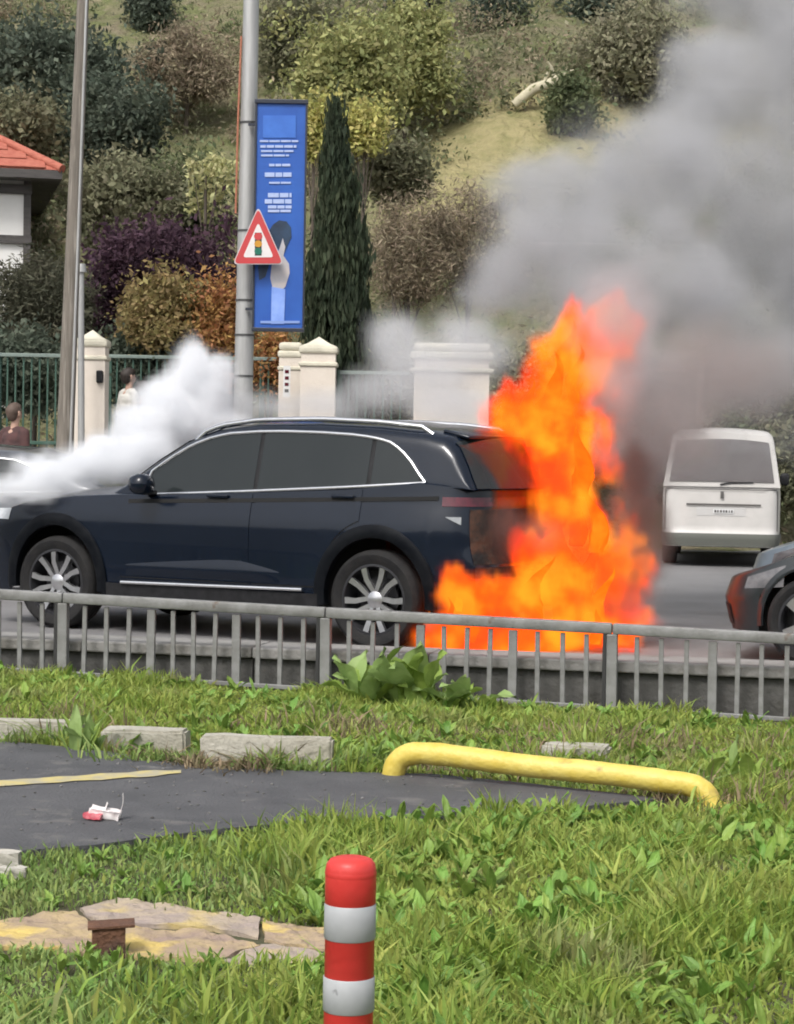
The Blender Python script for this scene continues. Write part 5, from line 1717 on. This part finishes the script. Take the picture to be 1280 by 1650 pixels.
def person(loc, yaw, top, trs, label, hair=True, h=1.72, phone=False, skin=None, hairm=None):
    k = h / 1.75
    r = empty('person', loc, yaw, label, 'person')
    V3 = lambda x, y, z: Vector((x * k, y * k, z * k))
    # faces local -Y; x to its own left
    fore = {}
    skin_s = [(V3(0, .01, 1.40), V3(0, -.01, 1.54), .055, .055), (V3(0, -.012, 1.635), V3(0, .012, 1.66), .078, .088), (V3(0, -.045, 1.575), V3(0, -.05, 1.60), .040, .05),
              (V3(0, -.105, 1.615), V3(0, -.095, 1.645), .014, .010)]
    cloth, legs = [], []
    cloth += [(V3(0, 0, .98), V3(0, 0, 1.22), .135, .150), (V3(-.07, 0, 1.22), V3(.07, 0, 1.22), .125, .125), (V3(-.12, 0, 1.40), V3(.12, 0, 1.40), .075, .075), (V3(-.06, 0, 1.30), V3(.06, 0, 1.30), .13, .13), (V3(0, 0, .92), V3(0, 0, 1.0), .145, .14)]
    for s in (-1, 1):
        sh, el, wr_ = V3(s * .185, 0, 1.39), V3(s * .245, .03, 1.12), V3(s * .235, -.06, .88)
        if phone and s == 1:
            el, wr_ = V3(s * .25, -.05, 1.14), V3(s * .12, -.27, 1.33)
        cloth += [(sh, el, .062, .050), (el, wr_, .048, .038)]
        dr = (wr_ - el).normalized()
        palm = wr_ + dr * .09 * k
        skin_s += [(wr_ - dr * .03, wr_ + dr * .02, .028, .030), (wr_ + dr * .03, palm, .034, .030)]
        sidev = Vector((0, 1, 0)) if abs(dr.y) < .8 else Vector((1, 0, 0))
        sidev = (sidev - dr * sidev.dot(dr)).normalized()
        curl = Vector((-s, 0, 0)) - dr * Vector((-s, 0, 0)).dot(dr)
        for f, ln in zip((-1.5, -.5, .5, 1.5), (.062, .075, .08, .07)):
            b0_ = palm + sidev * (f * .017)
            b1_ = b0_ + dr * ln * .55 * k + curl * .008
            b2_ = b1_ + dr * ln * .4 * k + curl * .025
            skin_s += [(b0_, b1_, .0105, .0095), (b1_, b2_, .0095, .008)]
        t0_ = wr_ + dr * .045 * k + sidev * .028
        skin_s += [(t0_, t0_ + dr * .035 + sidev * .025, .012, .010), (t0_ + dr * .035 + sidev * .025, t0_ + dr * .065 + sidev * .03, .010, .008)]
        hip, kn, an = V3(s * .09, 0, .90), V3(s * .10, -.02, .50), V3(s * .11, .02, .09)
        legs += [(hip, kn, .088, .060), (kn, an, .058, .044)]
        skin_s += [(an, V3(s * .11, .03, .05), .035, .035)]
        # one continuous body under the clothes
        skin_s += [(sh * .97, el, .045, .038), (el, wr_, .036, .027), (hip, kn, .07, .048), (kn, an, .045, .034), (hip, V3(0, 0, 1.0), .08, .1)]
    skin_s += [(V3(0, 0, .98), V3(0, 0, 1.36), .11, .10), (V3(-.15, 0, 1.38), V3(.15, 0, 1.38), .05, .05)]
    legs += [(V3(-.06, 0, .93), V3(.06, 0, .93), .105, .105)]
    link('body', skin_union(skin_s, .0105, 'body'), skin or M_skin, r)
    link('jacket', skin_union(cloth, .016, 'jacket'), top, r)
    link('trousers', skin_union(legs, .016, 'trousers'), trs, r)
    sh_ = []
    for s in (-1, 1):
        me = skin_union([(V3(s * .11, .05, .045), V3(s * .115, -.14, .035), .045, .04)], .012, 'shoe')
        link('shoe', me, M_blackpl, r)
        e = MB().lathe([(0, .012), (.010, .008), (.012, 0), (.010, -.008), (0, -.012)], 10, Matrix.Translation(V3(s * .032, -.083, 1.645)))
        e.build('eye', M_blackpl, r, smooth=60)
        e = skin_union([(V3(s * .088, .01, 1.61), V3(s * .09, .015, 1.65), .014, .018)], .007, 'ear')
        link('ear', e, skin or M_skin, r)
    MB().box(V3(0, -.098, 1.583), (.045, .012, .010), bevel=.003).build('mouth', mat('lips', (0.3, 0.12, 0.10), .6), r)
    hr = skin_union([(V3(0, .02, 1.68), V3(0, .045, 1.66), .094, .092), (V3(0, .05, 1.60), V3(0, .06, 1.62), .07, .07), (V3(0, -.045, 1.715), V3(0, 0, 1.72), .05, .06)], .012, 'hair')
    link('hair', hr, hairm or M_hairp, r)
    if phone:
        MB().box(V3(.10, -.35, 1.36), (.075, .012, .15), bevel=.004).build('phone', M_blackpl, r)
    return r
def cloth(name, c, c2):
    return mat(name, c, .85, col2=c2, scale=9, bump=.3, bscale=30)
pp = at(24, 700, 28.3)
person((pp.x, 28.3, .128), 2.5, cloth('maroon_jacket', (0.085, 0.035, 0.032), (0.055, 0.03, 0.03)), cloth('black_trousers', (0.015, 0.015, 0.02), (0.03, 0.03, 0.035)), 'person in a dark maroon top standing by the fence at the left edge', h=1.80, hairm=mat('brown_hair', (0.09, 0.06, 0.045), .7))
pp = at(208, 640, 31.0)
person((pp.x, 31.0, .76), 2.2, cloth('white_coat', (0.62, 0.60, 0.55), (0.52, 0.50, 0.46)), cloth('navy_trousers', (0.02, 0.028, 0.05), (0.03, 0.04, 0.07)), 'person in a white top and navy trousers right of the left gate pillar', h=1.74)
pp = at(230, 640, 30.9)
person((pp.x, 30.9, .76), 2.7, cloth('black_coat', (0.02, 0.02, 0.024), (0.05, 0.045, 0.045)), cloth('dark_trousers', (0.018, 0.02, 0.03), (0.03, 0.03, 0.04)), 'person in a dark coat at the edge of the white smoke', h=1.55)
pp = at(368, 640, 30.9)
person((pp.x, 30.9, .76), .3, cloth('dark_teal_coat', (0.015, 0.025, 0.03), (0.03, 0.04, 0.045)), cloth('dark_jeans', (0.02, 0.025, 0.04), (0.03, 0.035, 0.05)), 'person in dark clothes half hidden by the lamp column', h=1.78)
# ================================================================== FIRE AND SMOKE
def blob(px, py, rx, ry, Y, ryd=None):
    c = at(px, py, Y); k = Y / FPX
    return (tuple(c), (rx * k, (ryd if ryd else (rx + ry) / 2) * k, ry * k))
def volume_field(name, blobs, vox, warp, wscale, erode, escale, gain, m, parent=None, seed=0.0, pad=0.25, rise=1.0, floor=None):
    """a mesh box whose geometry nodes fill it with a fog grid: union of soft ellipsoids, warped and eaten away by noise"""
    lo = [min(c[i] - r[i] for c, r in blobs) - pad for i in range(3)]
    hi = [max(c[i] + r[i] for c, r in blobs) + pad for i in range(3)]
    if floor is not None: lo[2] = max(lo[2], floor)
    o = MB().box(((lo[0] + hi[0]) / 2, (lo[1] + hi[1]) / 2, (lo[2] + hi[2]) / 2), (hi[0] - lo[0], hi[1] - lo[1], hi[2] - lo[2])).build(name, m, parent)
    g = bpy.data.node_groups.new(name + '_field', 'GeometryNodeTree')
    g.interface.new_socket('Geometry', in_out='INPUT', socket_type='NodeSocketGeometry')
    g.interface.new_socket('Geometry', in_out='OUTPUT', socket_type='NodeSocketGeometry')
    n, l = g.nodes, g.links
    out = n.new('NodeGroupOutput')
    pos = n.new('GeometryNodeInputPosition')
    def vm(op, a, b=None, c=None):
        x = n.new('ShaderNodeVectorMath'); x.operation = op
        for s, v in ((0, a), (1, b), (2, c)):
            if v is None: continue
            if isinstance(v, (tuple, list)): x.inputs[s].default_value = v
            else: l.new(v, x.inputs[s])
        return x
    def ma(op, a, b=None, c=None, clamp=False):
        x = n.new('ShaderNodeMath'); x.operation = op; x.use_clamp = clamp
        for s, v in ((0, a), (1, b), (2, c)):
            if v is None: continue
            if isinstance(v, (int, float)): x.inputs[s].default_value = v
            else: l.new(v, x.inputs[s])
        return x.outputs[0]
    def nz(scale, detail, off, zk=1.0):
        x = n.new('ShaderNodeTexNoise'); x.inputs['Scale'].default_value = scale; x.inputs['Detail'].default_value = detail; x.inputs['Roughness'].default_value = .58
        a = vm('MULTIPLY_ADD', pos.outputs[0], (1, 1, zk), (off, off * .7, off * 1.3))
        l.new(a.outputs[0], x.inputs['Vector'])
        return x
    w = nz(wscale, 2.0, seed)
    wv = vm('SUBTRACT', w.outputs['Color'], (.5, .5, .5))
    p = vm('MULTIPLY_ADD', wv.outputs[0], (2 * warp, 2 * warp, 2 * warp), pos.outputs[0]).outputs[0]
    acc = None
    for c, r in blobs:
        q = vm('MULTIPLY_ADD', p, (1 / r[0], 1 / r[1], 1 / r[2]), (-c[0] / r[0], -c[1] / r[1], -c[2] / r[2]))
        ln = vm('LENGTH', q.outputs[0])
        f = ma('SUBTRACT', 1.0, ln.outputs['Value'])
        if acc is None: acc = f
        else:
            s = n.new('ShaderNodeMath'); s.operation = 'SMOOTH_MAX'
            l.new(acc, s.inputs[0]); l.new(f, s.inputs[1]); s.inputs[2].default_value = .18
            acc = s.outputs[0]
    e = nz(escale, 5.0, seed + 13.0, 1.0 / rise)
    ev = ma('SUBTRACT', e.outputs['Fac'], .5)
    d = ma('MULTIPLY_ADD', ev, erode, acc)
    d = ma('MULTIPLY', d, gain, clamp=True)
    d = ma('MULTIPLY', d, d)
    vc = n.new('GeometryNodeVolumeCube')
    l.new(d, vc.inputs['Density'])
    vc.inputs['Min'].default_value = lo
    vc.inputs['Max'].default_value = hi
    for i, ax in enumerate('XYZ'):
        vc.inputs['Resolution ' + ax].default_value = max(8, int((hi[i] - lo[i]) / vox))
    sm = n.new('GeometryNodeSetMaterial')
    sm.inputs['Material'].default_value = m
    l.new(vc.outputs['Volume'], sm.inputs['Geometry'])
    l.new(sm.outputs[0], out.inputs[0])
    md = o.modifiers.new('fog', 'NODES')
    md.node_group = g
    return o
def smoke_mat(name, col, dens, aniso=0.2):
    m = bpy.data.materials.new(name)
    m.use_nodes = True
    n, l = m.node_tree.nodes, m.node_tree.links
    n.remove(n['Principled BSDF'])
    pv_ = n.new('ShaderNodeVolumePrincipled')
    pv_.inputs['Color'].default_value = (*col, 1)
    pv_.inputs['Density'].default_value = dens
    pv_.inputs['Density Attribute'].default_value = 'density'
    pv_.inputs['Anisotropy'].default_value = aniso
    l.new(pv_.outputs[0], n['Material Output'].inputs['Volume'])
    return m
def flame_vol_mat(name, dens, bright):
    m = bpy.data.materials.new(name)
    m.use_nodes = True
    n, l = m.node_tree.nodes, m.node_tree.links
    n.remove(n['Principled BSDF'])
    at_ = n.new('ShaderNodeAttribute'); at_.attribute_name = 'density'
    mu = n.new('ShaderNodeMath'); mu.operation = 'MULTIPLY'; mu.inputs[1].default_value = dens
    l.new(at_.outputs['Fac'], mu.inputs[0])
    ab_ = n.new('ShaderNodeVolumeAbsorption'); ab_.inputs['Color'].default_value = (0, 0, 0, 1)
    l.new(mu.outputs[0], ab_.inputs['Density'])
    em = n.new('ShaderNodeEmission')
    mu2 = n.new('ShaderNodeMath'); mu2.operation = 'MULTIPLY'; mu2.inputs[1].default_value = bright
    l.new(mu.outputs[0], mu2.inputs[0]); l.new(mu2.outputs[0], em.inputs['Strength'])
    # hotter and yellower where the flame is dense
    cr = n.new('ShaderNodeValToRGB')
    cr.color_ramp.elements[0].position = .05; cr.color_ramp.elements[0].color = (1.0, .045, .008, 1)
    cr.color_ramp.elements[1].position = .95; cr.color_ramp.elements[1].color = (1.0, .23, .012, 1)
    e = cr.color_ramp.elements.new(.45); e.color = (1.0, .088, .005, 1)
    ge = n.new('ShaderNodeNewGeometry')
    nt = n.new('ShaderNodeTexNoise'); nt.inputs['Scale'].default_value = 3.2; nt.inputs['Detail'].default_value = 3
    l.new(ge.outputs['Position'], nt.inputs['Vector'])
    mx = n.new('ShaderNodeMath'); mx.operation = 'MULTIPLY_ADD'; mx.inputs[1].default_value = 4.2; mx.inputs[2].default_value = -1.55
    l.new(nt.outputs['Fac'], mx.inputs[0])
    l.new(mx.outputs[0], cr.inputs['Fac']); l.new(cr.outputs[0], em.inputs['Color'])
    ad = n.new('ShaderNodeAddShader')
    l.new(ab_.outputs[0], ad.inputs[0]); l.new(em.outputs[0], ad.inputs[1])
    l.new(ad.outputs[0], n['Material Output'].inputs['Volume'])
    return m
def flame_surf_mat(name, bright):
    m = bpy.data.materials.new(name)
    m.use_nodes = True
    n, l = m.node_tree.nodes, m.node_tree.links
    n.remove(n['Principled BSDF'])
    ge = n.new('ShaderNodeNewGeometry')
    nt = n.new('ShaderNodeTexNoise'); nt.inputs['Scale'].default_value = 4.5; nt.inputs['Detail'].default_value = 5; nt.inputs['Distortion'].default_value = .8
    l.new(ge.outputs['Position'], nt.inputs['Vector'])
    cr = n.new('ShaderNodeValToRGB')
    cr.color_ramp.elements[0].position = .32; cr.color_ramp.elements[0].color = (.95, .06, .004, 1)
    cr.color_ramp.elements[1].position = .70; cr.color_ramp.elements[1].color = (1.0, .155, .008, 1)
    e = cr.color_ramp.elements.new(.5); e.color = (1.0, .10, .004, 1)
    l.new(nt.outputs['Fac'], cr.inputs['Fac'])
    em = n.new('ShaderNodeEmission'); em.inputs['Strength'].default_value = bright
    l.new(cr.outputs[0], em.inputs['Color'])
    l.new(em.outputs[0], n['Material Output'].inputs['Surface'])
    return m
FLAME_GAIN = 2 ** -SC.view_settings.exposure * 2.1
YF = 16.15
FIRE = [(990, 520, 34, 46, YF + .5), (958, 570, 30, 44, YF + .45), (915, 590, 46, 66, YF + .35), (862, 672, 58, 62, YF + .15), (905, 735, 62, 70, YF + .2), (900, 800, 52, 60, YF + .1), (935, 860, 56, 60, YF + .2),
        (950, 930, 58, 60, YF + .25), (890, 955, 80, 60, YF - .1), (810, 965, 66, 42, YF - .45), (758, 968, 56, 36, YF - .8), (980, 1008, 50, 36, YF + .1), (900, 1018, 84, 42, YF - .25), (790, 1022, 90, 38, YF - .65), (820, 890, 40, 40, YF - .3)]
blobs = [blob(x, y, a * 1.32, b * 1.32, Y) for (x, y, a, b, Y) in FIRE]
fire_loc = gz(860, 1040, 0.0)
fire = empty('fire', fire_loc, 0, 'bright orange flames rising from the burning rear of the dark car', 'fire')
fv = volume_field('flame_glow', blobs, .032, .22, 2.4, 2.9, 3.4, 2.5, flame_vol_mat('flame_gas', 9.5, FLAME_GAIN), None, 3.0, rise=2.0, floor=.004)
tag(fv, 'soft orange glow of burning gas around the flames', 'fire', kind='stuff')
# licking tongues with solid hearts
M_flame = flame_surf_mat('flame_heart', FLAME_GAIN)
frng = random.Random(3)
TONGUES = [(740, 985, 55), (725, 1005, 45), (770, 985, 62), (800, 1010, 80), (830, 985, 90), (860, 1000, 110), (885, 975, 150), (915, 1000, 170), (940, 985, 130), (965, 1000, 90),
           (760, 1035, 45), (830, 1038, 50), (900, 1040, 60), (960, 1038, 60), (930, 880, 130), (960, 890, 110), (905, 835, 120), (935, 800, 120), (880, 770, 120), (915, 740, 130), (860, 720, 110), (890, 670, 110), (850, 690, 80), (925, 650, 100), (910, 600, 90), (840, 900, 60)]
for k, (x, y, hp) in enumerate(TONGUES):
    Yk = YF + interp(y, [(540, .45), (700, .2), (900, .1), (1040, -.3)]) + (-.5 if x < 800 else 0) + frng.uniform(-.18, .18)
    c = at(x, y, Yk)
    if c.z < .02: c.z = .02
    Hh = hp * .95 / FPX * Yk
    rad = Hh * frng.uniform(.085, .14)
    rows = []
    ph, sw = frng.uniform(0, 6), frng.uniform(.10, .22)
    lean = frng.uniform(-.05, .15)
    for i_ in range(22):
        t = i_ / 21
        r_ = rad * (math.sin(PI * min(1, t * .62 + .20)) ** 1.2) * (1 - t) ** .75 * 1.7 + .0015
        cx = Hh * (lean * t * t + sw * t * math.sin(ph + t * 5))
        cy_ = Hh * sw * .6 * t * math.cos(ph * 1.7 + t * 4)
        row = []
        for q in range(18):
            a = 2 * PI * q / 18
            w = 1 + .35 * mnoise.noise((math.cos(a) * 1.3 + k, math.sin(a) * 1.3, t * 4)) + .2 * mnoise.noise((math.cos(a) * 3, math.sin(a) * 3 + k, t * 9))
            row.append(Vector((cx + r_ * w * math.cos(a), cy_ + r_ * w * math.sin(a), Hh * t)))
        rows.append(row)
    o = MB().grid(rows, close=True).build('flame', M_flame, fire, smooth=80)
    o.location = c - fire_loc

# grey smoke plume
YM = 18.0
PL = [(1005, 600, 60, 80, 16.3), (1005, 510, 75, 75, 16.2), (985, 590, 70, 80, YM), (960, 500, 120, 90, YM + .4), (1050, 640, 110, 110, YM + .6), (900, 400, 130, 110, YM + .9), (1060, 440, 170, 140, YM + 1.0), (1180, 560, 150, 150, YM + 1.4),
      (880, 320, 110, 80, YM + 1.4), (1060, 300, 190, 120, YM + 1.6), (1240, 360, 170, 200, YM + 1.8), (1130, 170, 110, 120, YM + 2.2), (1240, 120, 130, 190, YM + 2.4), (1180, -40, 130, 140, YM + 2.8), (1340, 480, 160, 260, YM + 2.2), (1360, 60, 150, 220, YM + 3.0), (820, 470, 70, 80, YM + 1.0)]
blobs = [blob(x, y, a * 1.12, b * 1.12, Y, ryd=130) for (x, y, a, b, Y) in PL]
o = volume_field('smoke_plume', blobs, .09, .45, 1.0, 1.75, 1.7, 2.0, smoke_mat('grey_smoke', (.70, .70, .71), 3.0), None, 21.0)
tag(o, 'thick grey smoke plume rising from the fire to the upper right', 'smoke', kind='stuff')
# dark soot hugging the right side of the fire
DK = [(1015, 935, 36, 66, YF + .1), (995, 985, 40, 30, YF - .1), (1040, 865, 40, 80, YF + .4), (1030, 760, 46, 60, YF + .6), (800, 860, 44, 40, YF - .55)]
blobs = [blob(x, y, a * 1.2, b * 1.2, Y) for (x, y, a, b, Y) in DK]
o = volume_field('dark_smoke', blobs, .05, .2, 2.2, 1.5, 2.8, 2.0, smoke_mat('soot_smoke', (.30, .24, .22), 4.5), None, 15.0, floor=.02)
tag(o, 'dark brown soot smoke hugging the right side of the flames', 'smoke', kind='stuff')
# thin brown smoke near the flames
TH = [(1020, 800, 60, 100, YF + .7), (1030, 920, 42, 90, YF + .2), (1080, 690, 110, 90, YF + 1.3), (1130, 600, 130, 100, YF + 1.6), (1230, 610, 90, 80, YF + 2.0), (1010, 985, 34, 40, YF - .1), (860, 860, 60, 50, YF - .1), (985, 660, 60, 90, YF + .8)]
blobs = [blob(x, y, a * 1.15, b * 1.15, Y) for (x, y, a, b, Y) in TH]
o = volume_field('brown_smoke', blobs, .06, .2, 1.6, .9, 2.0, 1.8, smoke_mat('brown_smoke', (.62, .56, .54), 1.9), None, 5.0, floor=.02)
tag(o, 'thin brownish smoke drifting right of the flames', 'smoke', kind='stuff')
# white smoke from under the bonnet
YW = 18.2
HS = [(-25, 800, 50, 22, 16.95), (25, 788, 54, 28, 17.0), (80, 770, 66, 36, 17.15), (130, 752, 70, 42, 17.4), (185, 735, 70, 44, 17.6), (232, 702, 62, 46, 18.2), (275, 655, 52, 58, 18.5), (308, 604, 44, 58, 18.8), (335, 640, 44, 62, 18.8), (250, 735, 66, 34, 18.0), (320, 690, 80, 36, 18.7)]
blobs = [blob(x, y, a * 1.18, b * 1.18, Y) for (x, y, a, b, Y) in HS]
o = volume_field('white_smoke', blobs, .05, .20, 2.4, 1.6, 3.4, 2.4, smoke_mat('white_smoke', (.965, .973, .988), 10.0, .0), None, 9.0)
tag(o, 'dense white smoke billowing from the front of the dark car', 'smoke', kind='stuff')
# wisps behind the roof
WS = [(430, 650, 70, 32, 19.2), (520, 655, 70, 30, 19.4), (610, 640, 70, 44, 19.6), (690, 600, 90, 80, 20.0), (720, 660, 90, 40, 19.6), (380, 660, 50, 36, 19.0), (640, 560, 60, 60, 20.2), (760, 560, 80, 70, 20.0)]
blobs = [blob(x, y, a * 1.2, b * 1.2, Y) for (x, y, a, b, Y) in WS]
o = volume_field('roof_smoke', blobs, .07, .22, 1.5, .9, 1.8, 1.6, smoke_mat('pale_smoke', (.90, .90, .91), 3.0), None, 31.0)
tag(o, 'thin pale smoke drifting behind the roof of the dark car', 'smoke', kind='stuff')
